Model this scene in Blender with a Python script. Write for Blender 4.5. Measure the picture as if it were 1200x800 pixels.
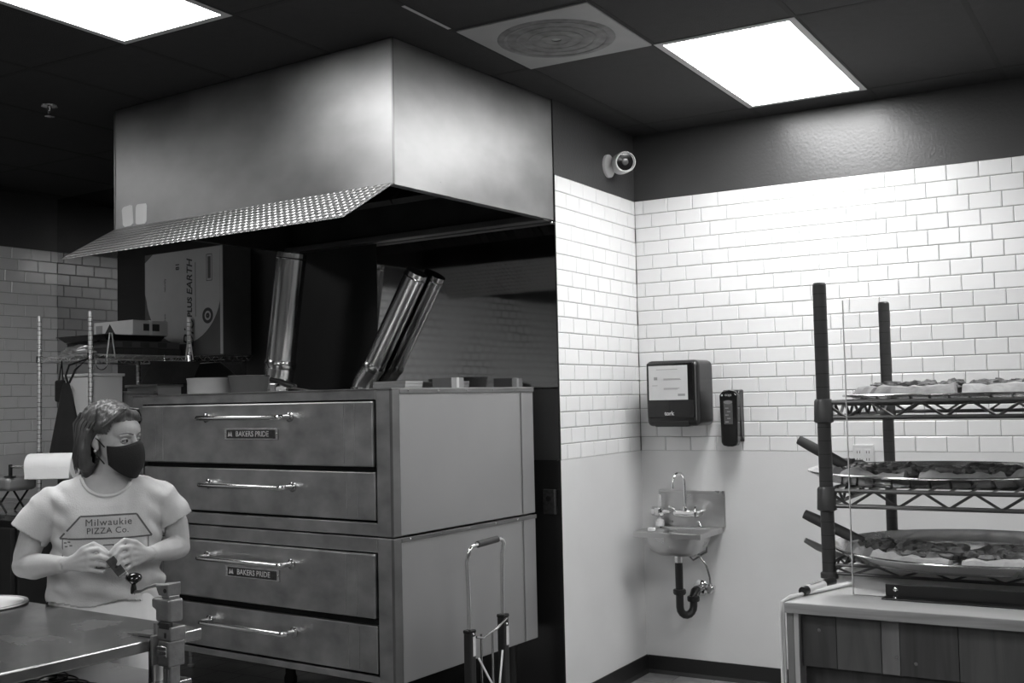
import bpy, bmesh, math, random
from mathutils import Vector, Matrix, noise
from mathutils.bvhtree import BVHTree

for o in list(bpy.data.objects):
    bpy.data.objects.remove(o, do_unlink=True)
scene = bpy.context.scene
COL = scene.collection
random.seed(7)
PI = math.pi
R = math.radians

# ------------------------------------------------------------------ camera
EYE = 1.5244
YAW, PITCH, ROLL = 0.5337, 0.0518, -0.0213
cd = bpy.data.cameras.new('camera')
cd.sensor_width = 36.0
cd.lens = 1291.7 / 1200 * 36.0
cd.clip_start = 0.05
cam = bpy.data.objects.new('camera', cd)
COL.objects.link(cam)
Fv = Vector((-math.sin(YAW) * math.cos(PITCH), math.cos(YAW) * math.cos(PITCH), math.sin(PITCH)))
Rv = Vector((math.cos(YAW), math.sin(YAW), 0))
Uv = Rv.cross(Fv)
R2 = Rv * math.cos(ROLL) + Uv * math.sin(ROLL)
U2 = Uv * math.cos(ROLL) - Rv * math.sin(ROLL)
m = Matrix((R2, U2, -Fv)).transposed().to_4x4()
m.translation = (0, 0, EYE)
cam.matrix_world = m
scene.camera = cam

# ------------------------------------------------------------------ world, exposure
w = bpy.data.worlds.new('world')
scene.world = w
w.use_nodes = True
w.node_tree.nodes['Background'].inputs[0].default_value = (0.5, 0.5, 0.5, 1)
w.node_tree.nodes['Background'].inputs[1].default_value = 0.05
LAMP = 9.0          # radiance of the ceiling panels
vs = scene.view_settings
vs.view_transform = 'Standard'
vs.look = 'None'
vs.exposure = 1.22
vs.gamma = 1.0
vs.use_curve_mapping = False

# ------------------------------------------------------------------ frames
DL = -0.068                                   # the oven bay stands a little askew to the right wall
AX = Vector((math.cos(DL), math.sin(DL), 0))
BX = Vector((-math.sin(DL), math.cos(DL), 0))
def OV(a, b, z=0.0):
    return AX * a + BX * b + Vector((0, 0, z))

# ------------------------------------------------------------------ materials
MATS = {}
def pm(name, g, rough=0.5, metal=0.0, var=0.0, vscale=8.0, vstretch=(1, 1, 1), bump=0.0, bscale=60.0, bstretch=(1, 1, 1),
       rvar=0.0, aniso=0.0, coat=0.0, spec=0.5, emit=0.0, detail=4.0):
    mt = bpy.data.materials.new(name)
    mt.use_nodes = True
    nt = mt.node_tree
    b = nt.nodes['Principled BSDF']
    b.inputs['Base Color'].default_value = (g, g, g, 1)
    b.inputs['Roughness'].default_value = rough
    b.inputs['Metallic'].default_value = metal
    b.inputs['Anisotropic'].default_value = aniso
    b.inputs['Coat Weight'].default_value = coat
    b.inputs['Specular IOR Level'].default_value = spec
    if emit:
        b.inputs['Emission Color'].default_value = (1, 1, 1, 1)
        b.inputs['Emission Strength'].default_value = emit
    tc = nt.nodes.new('ShaderNodeTexCoord')
    def nz(scale, stretch, det):
        mp = nt.nodes.new('ShaderNodeMapping')
        mp.inputs['Scale'].default_value = stretch
        nt.links.new(tc.outputs['Object'], mp.inputs['Vector'])
        n = nt.nodes.new('ShaderNodeTexNoise')
        n.inputs['Scale'].default_value = scale
        n.inputs['Detail'].default_value = det
        nt.links.new(mp.outputs[0], n.inputs['Vector'])
        return n
    if var or rvar:
        n = nz(vscale, vstretch, detail)
        if var:
            mr = nt.nodes.new('ShaderNodeMapRange')
            mr.inputs[1].default_value = 0.25
            mr.inputs[2].default_value = 0.75
            mr.inputs[3].default_value = max(0.0, g * (1 - var))
            mr.inputs[4].default_value = g * (1 + var)
            nt.links.new(n.outputs['Fac'], mr.inputs[0])
            nt.links.new(mr.outputs[0], b.inputs['Base Color'])
        if rvar:
            mr = nt.nodes.new('ShaderNodeMapRange')
            mr.inputs[1].default_value = 0.25
            mr.inputs[2].default_value = 0.75
            mr.inputs[3].default_value = max(0.02, rough - rvar)
            mr.inputs[4].default_value = min(1, rough + rvar)
            nt.links.new(n.outputs['Fac'], mr.inputs[0])
            nt.links.new(mr.outputs[0], b.inputs['Roughness'])
    if bump:
        n = nz(bscale, bstretch, 3.0)
        bp = nt.nodes.new('ShaderNodeBump')
        bp.inputs['Strength'].default_value = min(1.0, bump)
        bp.inputs['Distance'].default_value = 0.004 if bump <= 1 else 0.004 * bump
        nt.links.new(n.outputs['Fac'], bp.inputs['Height'])
        nt.links.new(bp.outputs[0], b.inputs['Normal'])
    MATS[name] = mt
    return mt

pm('tile_glaze', 0.80, 0.16, var=0.03, vscale=3, bump=0.10, bscale=9)
pm('grout', 0.33, 0.9, var=0.15, vscale=30)
pm('wainscot', 0.72, 0.34, var=0.05, vscale=2.5, bump=0.12, bscale=140)
pm('upper_paint', 0.055, 0.33, var=0.12, vscale=3, bump=0.25, bscale=70)
pm('ceiling_tile', 0.015, 0.75, var=0.2, vscale=20, bump=0.5, bscale=220)
pm('tee_bar', 0.015, 0.8)
pm('lamp_frame', 0.5, 0.5)
pm('diffuser', 0.9, 0.5, emit=LAMP)
pm('diffuser_dim', 0.8, 0.5, emit=LAMP * 0.4)
pm('vent_white', 0.36, 0.55, var=0.10, vscale=5)
pm('vent_stain', 0.22, 0.7, var=0.35, vscale=16)
pm('floor_tile', 0.22, 0.35, var=0.35, vscale=12, bump=0.2, bscale=40)
pm('cove_base', 0.012, 0.4)
pm('plain_wall', 0.30, 0.6, var=0.1, vscale=2)
pm('dark_wall', 0.02, 0.6)
pm('hood_steel', 0.235, 0.43, 1.0, var=0.30, vscale=2.2, vstretch=(1, 1, 1.6), rvar=0.05, bump=0.03, bscale=5)
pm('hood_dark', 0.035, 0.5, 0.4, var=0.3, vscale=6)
pm('hood_channel', 0.16, 0.4, 0.9)
pm('oven_steel', 0.42, 0.36, 1.0, var=0.30, vscale=7, vstretch=(1, 1, 1.4), rvar=0.10, bump=0.05, bscale=5)
pm('oven_side', 0.40, 0.5, 0.85, var=0.06, vscale=2, rvar=0.04)
pm('oven_gap', 0.008, 0.8)
pm('chrome', 0.80, 0.12, 1.0, rvar=0.04, vscale=20)
pm('zinc', 0.92, 0.38, 0.9, var=0.10, vscale=40)
pm('chrome_dark', 0.5, 0.2, 1.0, var=0.2, vscale=30)
pm('plate_dark', 0.10, 0.45, 0.9, var=0.3, vscale=60)
pm('mirror_steel', 0.50, 0.05, 1.0, var=0.10, vscale=3, bump=0.16, bscale=1.6, bstretch=(0.6, 1, 1.8), rvar=0.03)
pm('dulled_steel', 0.022, 0.38, 0.3, var=0.2, vscale=3)  # middle sheet: guessed metal, darkened and dulled to keep flue reflections out
pm('lower_steel', 0.10, 0.25, 0.9, var=0.15, vscale=3)
pm('duct_steel', 0.62, 0.20, 1.0, var=0.18, vscale=10, vstretch=(1, 1, 0.3), rvar=0.06)
pm('cardboard', 0.20, 0.85, var=0.08, vscale=10)
pm('cardboard_print', 0.40, 0.8, var=0.05, vscale=10)
pm('cardboard_ink', 0.045, 0.8)
pm('cardboard_side', 0.10, 0.85, var=0.08, vscale=10)
pm('dark_board', 0.05, 0.8, var=0.2, vscale=14)
pm('white_card', 0.62, 0.75, var=0.04, vscale=12)
pm('grey_card', 0.30, 0.75, var=0.06, vscale=12)
pm('ink', 0.04, 0.7)
pm('foil', 0.55, 0.35, 0.8, var=0.15, vscale=14, bump=0.8, bscale=24)
pm('black_cloth', 0.012, 0.9, var=0.3, vscale=10, bump=0.6, bscale=30)
pm('paper', 0.82, 0.9, var=0.02, vscale=20, bump=0.2, bscale=120)
pm('table_steel', 0.36, 0.24, 1.0, var=0.20, vscale=6, rvar=0.09, bump=0.05, bscale=6)
pm('cast_metal', 0.34, 0.40, 1.0, var=0.15, vscale=25, bump=0.25, bscale=90)
pm('black_plastic', 0.014, 0.28, var=0.1, vscale=20)
pm('black_gloss', 0.010, 0.10)
pm('window_plastic', 0.10, 0.15)
pm('epoxy', 0.050, 0.33, var=0.15, vscale=30)
pm('pan_alu', 0.62, 0.22, 1.0, var=0.10, vscale=12, rvar=0.07, bump=0.03, bscale=20)
pm('pan_dark', 0.13, 0.32, 0.9, var=0.3, vscale=20)
pm('crust', 0.40, 0.75, var=0.30, vscale=26, bump=1.0, bscale=50)
pm('cheese', 0.30, 0.6, var=0.5, vscale=40, bump=0.9, bscale=70)
pm('topping', 0.055, 0.55, var=0.6, vscale=40, bump=0.9, bscale=80)
pm('topping_light', 0.16, 0.6, var=0.6, vscale=40, bump=0.9, bscale=80)
pm('rubber', 0.05, 0.6, var=0.2, vscale=30)
pm('white_plastic', 0.72, 0.4)
pm('cable_white', 0.75, 0.5)
pm('counter_top', 0.55, 0.35, var=0.10, vscale=3, vstretch=(1, 8, 1))
pm('sink_steel', 0.55, 0.30, 1.0, var=0.06, vscale=8, rvar=0.05)
pm('trap_black', 0.012, 0.35)
pm('skin', 0.43, 0.50, var=0.06, vscale=30, bump=0.12, bscale=160)
pm('shirt', 0.50, 0.92, var=0.05, vscale=24, bump=0.25, bscale=220)
pm('shirt_ink', 0.10, 0.9)
pm('trousers', 0.72, 0.85, var=0.05, vscale=14, bump=0.4, bscale=24)
pm('mask', 0.010, 0.85, bump=0.3, bscale=200)
pm('hair', 0.050, 0.46, var=0.85, vscale=26, vstretch=(1.0, 1.0, 0.22), bump=1.0, bscale=70, bstretch=(1, 1, 0.15))
pm('eye_white', 0.36, 0.25)
pm('iris', 0.02, 0.12)
pm('brow', 0.14, 0.7)
pm('shoe', 0.02, 0.5)
pm('marker_white', 0.75, 0.35)
pm('painted_metal', 0.30, 0.45, 0.6, var=0.1, vscale=15)
pm('body_black', 0.008, 0.5, var=0.2, vscale=10)
pm('outlet', 0.66, 0.4)

def wood(name, g0, g1, stretch=(9, 9, 0.8)):
    mt = bpy.data.materials.new(name); mt.use_nodes = True; nt = mt.node_tree
    b = nt.nodes['Principled BSDF']; b.inputs['Roughness'].default_value = 0.55
    tc = nt.nodes.new('ShaderNodeTexCoord'); mp = nt.nodes.new('ShaderNodeMapping')
    mp.inputs['Scale'].default_value = stretch
    n = nt.nodes.new('ShaderNodeTexNoise'); n.inputs['Scale'].default_value = 3.0; n.inputs['Detail'].default_value = 8
    n.inputs['Distortion'].default_value = 1.2
    mr = nt.nodes.new('ShaderNodeMapRange')
    mr.inputs[1].default_value = 0.3; mr.inputs[2].default_value = 0.7
    mr.inputs[3].default_value = g0; mr.inputs[4].default_value = g1
    nt.links.new(tc.outputs['Object'], mp.inputs[0]); nt.links.new(mp.outputs[0], n.inputs['Vector'])
    nt.links.new(n.outputs['Fac'], mr.inputs[0]); nt.links.new(mr.outputs[0], b.inputs['Base Color'])
    bp = nt.nodes.new('ShaderNodeBump'); bp.inputs['Strength'].default_value = 0.3; bp.inputs['Distance'].default_value = 0.002
    nt.links.new(n.outputs['Fac'], bp.inputs['Height']); nt.links.new(bp.outputs[0], b.inputs['Normal'])
    MATS[name] = mt
wood('wood_dark', 0.028, 0.070)
wood('wood_mid', 0.050, 0.105)
wood('wood_knot', 0.10, 0.19)
wood('wood_edge', 0.24, 0.42, (1.2, 9, 14))
wood('wood_pale', 0.40, 0.55, (9, 9, 0.8))

def diamond_mat():
    mt = bpy.data.materials.new('embossed_steel'); mt.use_nodes = True; nt = mt.node_tree
    b = nt.nodes['Principled BSDF']
    b.inputs['Base Color'].default_value = (0.50, 0.50, 0.50, 1)
    b.inputs['Metallic'].default_value = 1.0; b.inputs['Roughness'].default_value = 0.42
    tc = nt.nodes.new('ShaderNodeTexCoord')
    mp = nt.nodes.new('ShaderNodeMapping'); mp.inputs['Scale'].default_value = (28, 30, 30)
    nt.links.new(tc.outputs['Object'], mp.inputs[0])
    ch = nt.nodes.new('ShaderNodeTexVoronoi'); ch.inputs['Scale'].default_value = 1.0
    ch.inputs['Randomness'].default_value = 0.0
    ch.voronoi_dimensions = '2D'
    nt.links.new(mp.outputs[0], ch.inputs['Vector'])
    bp = nt.nodes.new('ShaderNodeBump'); bp.inputs['Strength'].default_value = 1.0; bp.inputs['Distance'].default_value = 0.030
    bp.invert = True
    nt.links.new(ch.outputs['Distance'], bp.inputs['Height']); nt.links.new(bp.outputs[0], b.inputs['Normal'])
    MATS['embossed_steel'] = mt
diamond_mat()

def brick_mat(name, g, gm, rough, bw, bh, vec):
    mt = bpy.data.materials.new(name); mt.use_nodes = True; nt = mt.node_tree
    b = nt.nodes['Principled BSDF']; b.inputs['Roughness'].default_value = rough
    tc = nt.nodes.new('ShaderNodeTexCoord')
    br = nt.nodes.new('ShaderNodeTexBrick')
    br.inputs['Color1'].default_value = (g, g, g, 1); br.inputs['Color2'].default_value = (g * .95, g * .95, g * .95, 1)
    br.inputs['Mortar'].default_value = (gm, gm, gm, 1)
    br.inputs['Scale'].default_value = 1.0; br.inputs['Mortar Size'].default_value = 0.005
    br.inputs['Brick Width'].default_value = bw; br.inputs['Row Height'].default_value = bh
    sp = nt.nodes.new('ShaderNodeSeparateXYZ'); cb = nt.nodes.new('ShaderNodeCombineXYZ')
    nt.links.new(tc.outputs['Object'], sp.inputs[0])
    nt.links.new(sp.outputs[vec[0]], cb.inputs[0]); nt.links.new(sp.outputs[vec[1]], cb.inputs[1])
    nt.links.new(cb.outputs[0], br.inputs['Vector'])
    nt.links.new(br.outputs['Color'], b.inputs['Base Color'])
    MATS[name] = mt
brick_mat('tile_far', 0.78, 0.16, 0.2, 0.147, 0.0781, (1, 2))
brick_mat('floor_far', 0.20, 0.08, 0.4, 0.203, 0.203, (0, 1))

def glass_mat():
    mt = bpy.data.materials.new('acrylic'); mt.use_nodes = True; nt = mt.node_tree
    out = nt.nodes['Material Output']
    nt.nodes.remove(nt.nodes['Principled BSDF'])
    tr = nt.nodes.new('ShaderNodeBsdfTransparent'); tr.inputs[0].default_value = (0.97, 0.97, 0.97, 1)
    gl = nt.nodes.new('ShaderNodeBsdfGlossy'); gl.inputs['Roughness'].default_value = 0.03
    fr = nt.nodes.new('ShaderNodeFresnel'); fr.inputs[0].default_value = 1.35
    mx = nt.nodes.new('ShaderNodeMixShader')
    nt.links.new(fr.outputs[0], mx.inputs[0]); nt.links.new(tr.outputs[0], mx.inputs[1]); nt.links.new(gl.outputs[0], mx.inputs[2])
    nt.links.new(mx.outputs[0], out.inputs[0])
    MATS['acrylic'] = mt
glass_mat()
pm('acrylic_edge', 0.75, 0.3)

# ------------------------------------------------------------------ mesh building
class MB:
    def __init__(s):
        s.v = []; s.f = []
    def add(s, vs, fs):
        n = len(s.v)
        s.v += [tuple(p) for p in vs]
        s.f += [tuple(i + n for i in f) for f in fs]
        return s
    def box(s, x0, x1, y0, y1, z0, z1, M=None):
        vs = [Vector((x, y, z)) for z in (z0, z1) for y in (y0, y1) for x in (x0, x1)]
        if M is not None: vs = [M @ p for p in vs]
        return s.add(vs, [(0, 2, 3, 1), (4, 5, 7, 6), (0, 1, 5, 4), (2, 6, 7, 3), (0, 4, 6, 2), (1, 3, 7, 5)])
    def hexa(s, bot, top):
        return s.add(list(bot) + list(top), [(3, 2, 1, 0), (4, 5, 6, 7), (0, 1, 5, 4), (1, 2, 6, 5), (2, 3, 7, 6), (3, 0, 4, 7)])
    def tube(s, pts, r, n=10, closed=False, caps=True, flat=None):
        pts = [Vector(p) for p in pts]
        k = len(pts)
        rs = r if isinstance(r, (list, tuple)) else [r] * k
        ref = None; rings = []
        for i, p in enumerate(pts):
            if closed: t = pts[(i + 1) % k] - pts[i - 1]
            else: t = pts[min(i + 1, k - 1)] - pts[max(i - 1, 0)]
            t.normalize()
            if ref is None:
                ref = Vector((0, 0, 1)) if abs(t.z) < 0.9 else Vector((1, 0, 0))
            x = ref - t * ref.dot(t)
            x.normalize(); ref = x; y = t.cross(x)
            fx = flat or 1.0
            rings.append([p + x * (rs[i] * math.cos(2 * PI * j / n) * fx) + y * (rs[i] * math.sin(2 * PI * j / n)) for j in range(n)])
        vs = [q for g in rings for q in g]; fs = []
        for i in range(k if closed else k - 1):
            i2 = (i + 1) % k
            for j in range(n):
                j2 = (j + 1) % n
                fs.append((i * n + j, i * n + j2, i2 * n + j2, i2 * n + j))
        if caps and not closed:
            fs.append(tuple(range(n - 1, -1, -1))); fs.append(tuple((k - 1) * n + j for j in range(n)))
        return s.add(vs, fs)
    def lathe(s, prof, n=24, c=(0, 0, 0), M=None, close=False):
        c = Vector(c); vs = []; fs = []
        k = len(prof)
        for (r, z) in prof:
            for j in range(n):
                a = 2 * PI * j / n
                p = Vector((r * math.cos(a), r * math.sin(a), z))
                if M is not None: p = M @ p
                vs.append(p + c)
        for i in range(k if close else k - 1):
            i2 = (i + 1) % k
            for j in range(n):
                j2 = (j + 1) % n
                fs.append((i * n + j, i * n + j2, i2 * n + j2, i2 * n + j))
        if not close:
            fs.append(tuple(range(n - 1, -1, -1))); fs.append(tuple((k - 1) * n + j for j in range(n)))
        return s.add(vs, fs)
    def prism(s, poly, d0, d1, axis='y'):
        n = len(poly); vs = []
        for d in (d0, d1):
            for (u, v) in poly:
                vs.append({'y': (u, d, v), 'x': (d, u, v), 'z': (u, v, d)}[axis])
        fs = [tuple(range(n)), tuple(range(2 * n - 1, n - 1, -1))]
        for i in range(n):
            j = (i + 1) % n
            fs.append((i, i + n, j + n, j))
        return s.add(vs, fs)
    def ball(s, c, r, nu=16, nv=10, M=None):
        if not isinstance(r, (tuple, list)): r = (r, r, r)
        c = Vector(c); vs = []; fs = []
        def P(x, y, z):
            p = Vector((x * r[0], y * r[1], z * r[2]))
            return (M @ p if M is not None else p) + c
        vs.append(P(0, 0, -1))
        for i in range(1, nv):
            t = -PI / 2 + PI * i / nv
            for j in range(nu):
                a = 2 * PI * j / nu
                vs.append(P(math.cos(t) * math.cos(a), math.cos(t) * math.sin(a), math.sin(t)))
        vs.append(P(0, 0, 1))
        for j in range(nu):
            j2 = (j + 1) % nu
            fs.append((0, 1 + j2, 1 + j))
            for i in range(nv - 2):
                fs.append((1 + i * nu + j, 1 + i * nu + j2, 1 + (i + 1) * nu + j2, 1 + (i + 1) * nu + j))
            fs.append((len(vs) - 1, 1 + (nv - 2) * nu + j, 1 + (nv - 2) * nu + j2))
        return s.add(vs, fs)
    def loft(s, rings):
        n = len(rings[0]); vs = [q for g in rings for q in g]; fs = []
        for i in range(len(rings) - 1):
            for j in range(n):
                j2 = (j + 1) % n
                fs.append((i * n + j, i * n + j2, (i + 1) * n + j2, (i + 1) * n + j))
        fs.append(tuple(range(n - 1, -1, -1))); fs.append(tuple((len(rings) - 1) * n + j for j in range(n)))
        return s.add(vs, fs)
    def mesh(s, name, mat=None, smooth=True):
        me = bpy.data.meshes.new(name)
        me.from_pydata(s.v, [], s.f)
        bm = bmesh.new(); bm.from_mesh(me)
        bmesh.ops.recalc_face_normals(bm, faces=bm.faces)
        bm.to_mesh(me); bm.free()
        if mat: me.materials.append(MATS[mat])
        if smooth:
            me.shade_smooth(); me.set_sharp_from_angle(angle=R(38))
        return me
    def build(s, name, mat, parent=None, smooth=True, bev=0.0, seg=2):
        o = bpy.data.objects.new(name, s.mesh(name, mat, smooth))
        COL.objects.link(o)
        if parent is not None: o.parent = parent
        if bev:
            md = o.modifiers.new('bevel', 'BEVEL'); md.width = bev; md.segments = seg
            md.limit_method = 'ANGLE'; md.angle_limit = R(40)
        return o

def tag(o, label=None, cat=None, group=None, kind=None):
    if label: o['label'] = label
    if cat: o['category'] = cat
    if group: o['group'] = group
    if kind: o['kind'] = kind
    return o
def thing(name, label, cat, loc, rz=0.0, group=None):
    o = bpy.data.objects.new(name, None)
    o.empty_display_size = 0.1
    COL.objects.link(o); o.location = loc; o.rotation_euler = (0, 0, rz)
    return tag(o, label, cat, group)
def oth(name, label, cat, a, b, z=0.0, group=None):
    return thing(name, label, cat, OV(a, b, z), DL, group)
def inst(name, me, parent, loc=(0, 0, 0), rot=(0, 0, 0), sc=(1, 1, 1)):
    o = bpy.data.objects.new(name, me); COL.objects.link(o)
    if parent is not None: o.parent = parent
    o.location = loc; o.rotation_euler = rot; o.scale = sc
    return o
def evalmesh(o, name=None):
    dg = bpy.context.evaluated_depsgraph_get(); dg.update()
    return bpy.data.meshes.new_from_object(o.evaluated_get(dg))
def textmesh(body, size, mat, extrude=0.0006, align='CENTER', shear=0.0, space=1.0, bold=0.0):
    cu = bpy.data.curves.new('t', 'FONT'); cu.body = body; cu.size = size; cu.extrude = extrude
    cu.align_x = align; cu.align_y = 'CENTER'; cu.shear = shear; cu.space_character = space; cu.offset = bold
    cu.resolution_u = 3
    o = bpy.data.objects.new('t', cu); COL.objects.link(o)
    me = evalmesh(o)
    bpy.data.objects.remove(o, do_unlink=True)
    me.materials.clear(); me.materials.append(MATS[mat])
    return me
FACE = (PI / 2, 0, 0)       # text that faces -y

def arc(c, r, a0, a1, n, plane='xz'):
    out = []
    for i in range(n + 1):
        t = a0 + (a1 - a0) * i / n
        u, v = r * math.cos(t), r * math.sin(t)
        out.append({'xz': (c[0] + u, c[1], c[2] + v), 'xy': (c[0] + u, c[1] + v, c[2]), 'yz': (c[0], c[1] + u, c[2] + v)}[plane])
    return out

# ------------------------------------------------------------------ the setting
XC, YC, Y1 = -2.5445, 5.7034, 4.7478
ZB, ZT, ZC, ZM = 1.219, 2.6246, 2.998, 0.093
TP, TH = 0.147, (ZT - ZB) / 18
BW = 4.564                  # back wall of the oven bay
AC = -2.861                 # outside corner (bay frame)
AL = -7.0                   # left wall

def tile_mesh(w, h, d=0.007, ch=0.004):
    mb = MB()
    bot = [(-w/2, 0, -h/2), (w/2, 0, -h/2), (w/2, 0, h/2), (-w/2, 0, h/2)]
    mid = [(x, -d + 0.0025, z) for x, y, z in bot]
    top = [(x - math.copysign(ch, x), -d, z - math.copysign(ch, z)) for x, y, z in bot]
    mb.add(bot + mid + top, [(0, 1, 5, 4), (1, 2, 6, 5), (2, 3, 7, 6), (3, 0, 4, 7), (4, 5, 9, 8), (5, 6, 10, 9), (6, 7, 11, 10), (7, 4, 8, 11), (8, 9, 10, 11)])
    return mb.mesh('tile', 'tile_glaze', smooth=False)
TILE = tile_mesh(TP - 0.0028, TH - 0.0028)

def lay_tiles(parent, u0, u1, z0, rows, first, step, place, from_top=True):
    """rows of running-bond tiles between u0 and u1; place(u, z) -> (loc, rot)"""
    for r in range(rows):
        z = z0 - (r + 0.5) * TH
        u = first + (r % 3) * step
        while u > u0 + 0.001: u -= TP
        while u < u1 - 0.004:
            a, b = max(u, u0), min(u + TP, u1)
            if b - a > 0.012:
                loc, rz = place((a + b) / 2, z)
                t = inst('tile', TILE, parent, loc, (random.gauss(0, 0.0022), 0, rz + random.gauss(0, 0.0022)), ((b - a - 0.0028) / (TP - 0.0028), 1, 1))
            u += TP

def st(name, mb, mat, parent=None, smooth=False):
    o = mb.build(name, mat, parent, smooth)
    if parent is None: o['kind'] = 'structure'
    return o

# floor
fl = st('floor', MB().box(-9, 5, -6.5, 6.2, -0.06, -0.006), 'floor_far')
FT = MB().box(-0.0985, 0.0985, -0.0985, 0.0985, -0.006, 0.0).mesh('tile', 'floor_tile', False)
for i in range(8):
    for j in range(6):
        x, y = XC + 0.10 + i * 0.203, YC - 0.10 - j * 0.203
        inst('floor_tile', FT, fl, (x, y, random.uniform(-0.0006, 0.0006)))

# right wall
wr = st('wall_right', MB().box(XC, 3.2, YC + 0.006, YC + 0.16, 0, ZC + 0.2), 'grout')
st('paint_band', MB().box(XC, 3.2, YC, YC + 0.007, ZT, ZC + 0.02), 'upper_paint', wr)
st('wainscot_panel', MB().box(XC, 3.2, YC - 0.001, YC + 0.007, 0, ZB), 'wainscot', wr)
lay_tiles(wr, XC, 0.20, ZT, 18, -2.494, 0.049, lambda u, z: ((u, YC + 0.0065, z), 0.0))
st('baseboard_right', MB().prism([(YC - 0.002, 0.0), (YC - 0.026, 0.0), (YC - 0.012, 0.018), (YC - 0.009, ZM), (YC - 0.002, ZM)], XC + 0.012, 3.2, 'x'), 'cove_base')

# return wall between the bay and the right wall
wi = st('wall_return', MB().box(XC - 0.13, XC - 0.006, Y1 + 0.075, YC + 0.16, 0, ZC + 0.2).box(XC - 0.020, XC - 0.006, Y1 + 0.001, Y1 + 0.075, 0, ZC + 0.2), 'grout')
st('paint_band', MB().box(XC - 0.007, XC, Y1, YC, ZT, ZC + 0.02), 'upper_paint', wi)
st('wainscot_panel', MB().box(XC - 0.007, XC + 0.001, Y1, YC, 0, ZB), 'wainscot', wi)
lay_tiles(wi, Y1 + 0.004, YC, ZT, 18, YC - 0.05, -0.05, lambda u, z: ((XC - 0.0065, u, z), PI / 2))
st('corner_trim', MB().box(XC - 0.012, XC + 0.0005, Y1 - 0.003, Y1 + 0.004, 0, ZT), 'lower_steel', wi)
st('baseboard_return', MB().prism([(XC + 0.002, 0.0), (XC + 0.026, 0.0), (XC + 0.012, 0.018), (XC + 0.009, ZM), (XC + 0.002, ZM)], Y1 + 0.005, YC - 0.004, 'y'), 'cove_base')

# back wall of the oven bay with steel cladding
wb = st('wall_back', MB().box(AL - 0.1, AC - 0.010, BW, BW + 0.05, 0, ZC + 0.2), 'dark_wall')
wb.rotation_euler = (0, 0, DL)
for (a0, a1, mt_) in ((AL + 0.002, -6.32, 'mirror_steel'), (-6.317, -4.025, 'dulled_steel'), (-4.022, AC - 0.004, 'mirror_steel')):
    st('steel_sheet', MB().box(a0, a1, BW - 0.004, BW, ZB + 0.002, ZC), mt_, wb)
    st('lower_sheet', MB().box(a0, a1, BW - 0.004, BW, 0.02, ZB), 'lower_steel', wb)

# left wall: tile by the bay, a dark doorway, then more tile behind the viewer
wl = st('wall_left', MB().box(AL - 0.16, AL - 0.006, -6, BW + 0.1, 0, ZC + 0.2), 'grout')
wl.rotation_euler = (0, 0, DL)
st('paint_band', MB().box(AL - 0.007, AL, -6, BW, ZT, ZC + 0.02), 'upper_paint', wl)
st('wainscot_panel', MB().box(AL - 0.007, AL + 0.001, -6, BW, 0, ZB), 'wainscot', wl)
lay_tiles(wl, 3.55, BW, ZT, 18, 4.07, 0.049, lambda u, z: ((AL - 0.0065, u, z), PI / 2))
st('tile_field', MB().box(AL - 0.007, AL, -6, 3.55, ZB, ZT), 'tile_far', wl)
d1 = st('door_1', MB().box(AL - 0.004, AL + 0.04, 1.5, 3.5, 0, 2.62), 'dark_wall')
d1.rotation_euler = (0, 0, DL)
st('door_leaf', MB().box(AL + 0.03, AL + 0.045, 1.58, 3.42, 0.02, 2.54), 'body_black', d1)

# the rest of the room, behind and beside the viewer
st('wall_front', MB().box(-9, 3.4, -6.2, -6.0, 0, ZC + 0.2), 'plain_wall')
st('wall_far_right', MB().box(3.2, 3.4, -6.0, YC + 0.16, 0, ZC + 0.2), 'plain_wall')

# ceiling with tee bars and lay-in tiles
ce = st('ceiling', MB().box(-9, 5, -6.5, 6.2, ZC + 0.012, ZC + 0.1), 'dark_wall')
GX, GY, PX, PY = -1.19, 3.63, 0.597, 0.617
LIGHTS = [(0, 1), (3, -3), (-3, -3), (0, -7), (3, -11), (-3, -11), (7, -3), (-5, 1)]      # (column, first row)
VENT = (1, 0)
used = set()
for c, r in LIGHTS: used |= {(c, r), (c, r + 1)}
used.add(VENT)
CT = MB().box(-PX/2 + 0.011, PX/2 - 0.011, -PY + 0.011, PY - 0.011, 0.0006, 0.014).mesh('ceiling_tile', 'ceiling_tile', False)
CH = MB().box(-PX/2 + 0.011, PX/2 - 0.011, -PY/2 + 0.011, PY/2 - 0.011, 0.0006, 0.014).mesh('ceiling_tile', 'ceiling_tile', False)
for c in range(-3, 10):
    x = GX - (c + 0.5) * PX
    for r in range(-5, 5, 2):
        a, b = (c, r) in used, (c, r + 1) in used
        if a and b: continue
        if a or b:
            inst('ceiling_tile', CH, ce, (x, GY + (r + (1.5 if a else 0.5)) * PY, ZC))
        else:
            inst('ceiling_tile', CT, ce, (x, GY + (r + 1) * PY, ZC))
TB = MB().box(-0.0115, 0.0115, -6.0, 6.0, -0.0008, 0.005).mesh('tee_bar', 'tee_bar', False)
for c in range(-4, 13):
    inst('tee_bar', TB, ce, (GX - c * PX, -0.2, ZC))
TBX = MB().box(-PX/2 + 0.0115, PX/2 - 0.0115, -0.0115, 0.0115, -0.0006, 0.005).mesh('tee_bar', 'tee_bar', False)
for c in range(-3, 10):
    for r in list(range(-5, 5, 2)) + [VENT[1]]:
        if r == VENT[1] and c != VENT[0]: continue
        inst('tee_bar', TBX, ce, (GX - (c + 0.5) * PX, GY + r * PY, ZC))

st('pale_tee_strip', MB().box(GX - 2 * PX - 0.009, GX - 2 * PX + 0.006, GY - 0.34, GY - 0.03, ZC - 0.0018, ZC - 0.0007), 'lamp_frame', ce)  # pale strip along a short length of tee bar

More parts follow.
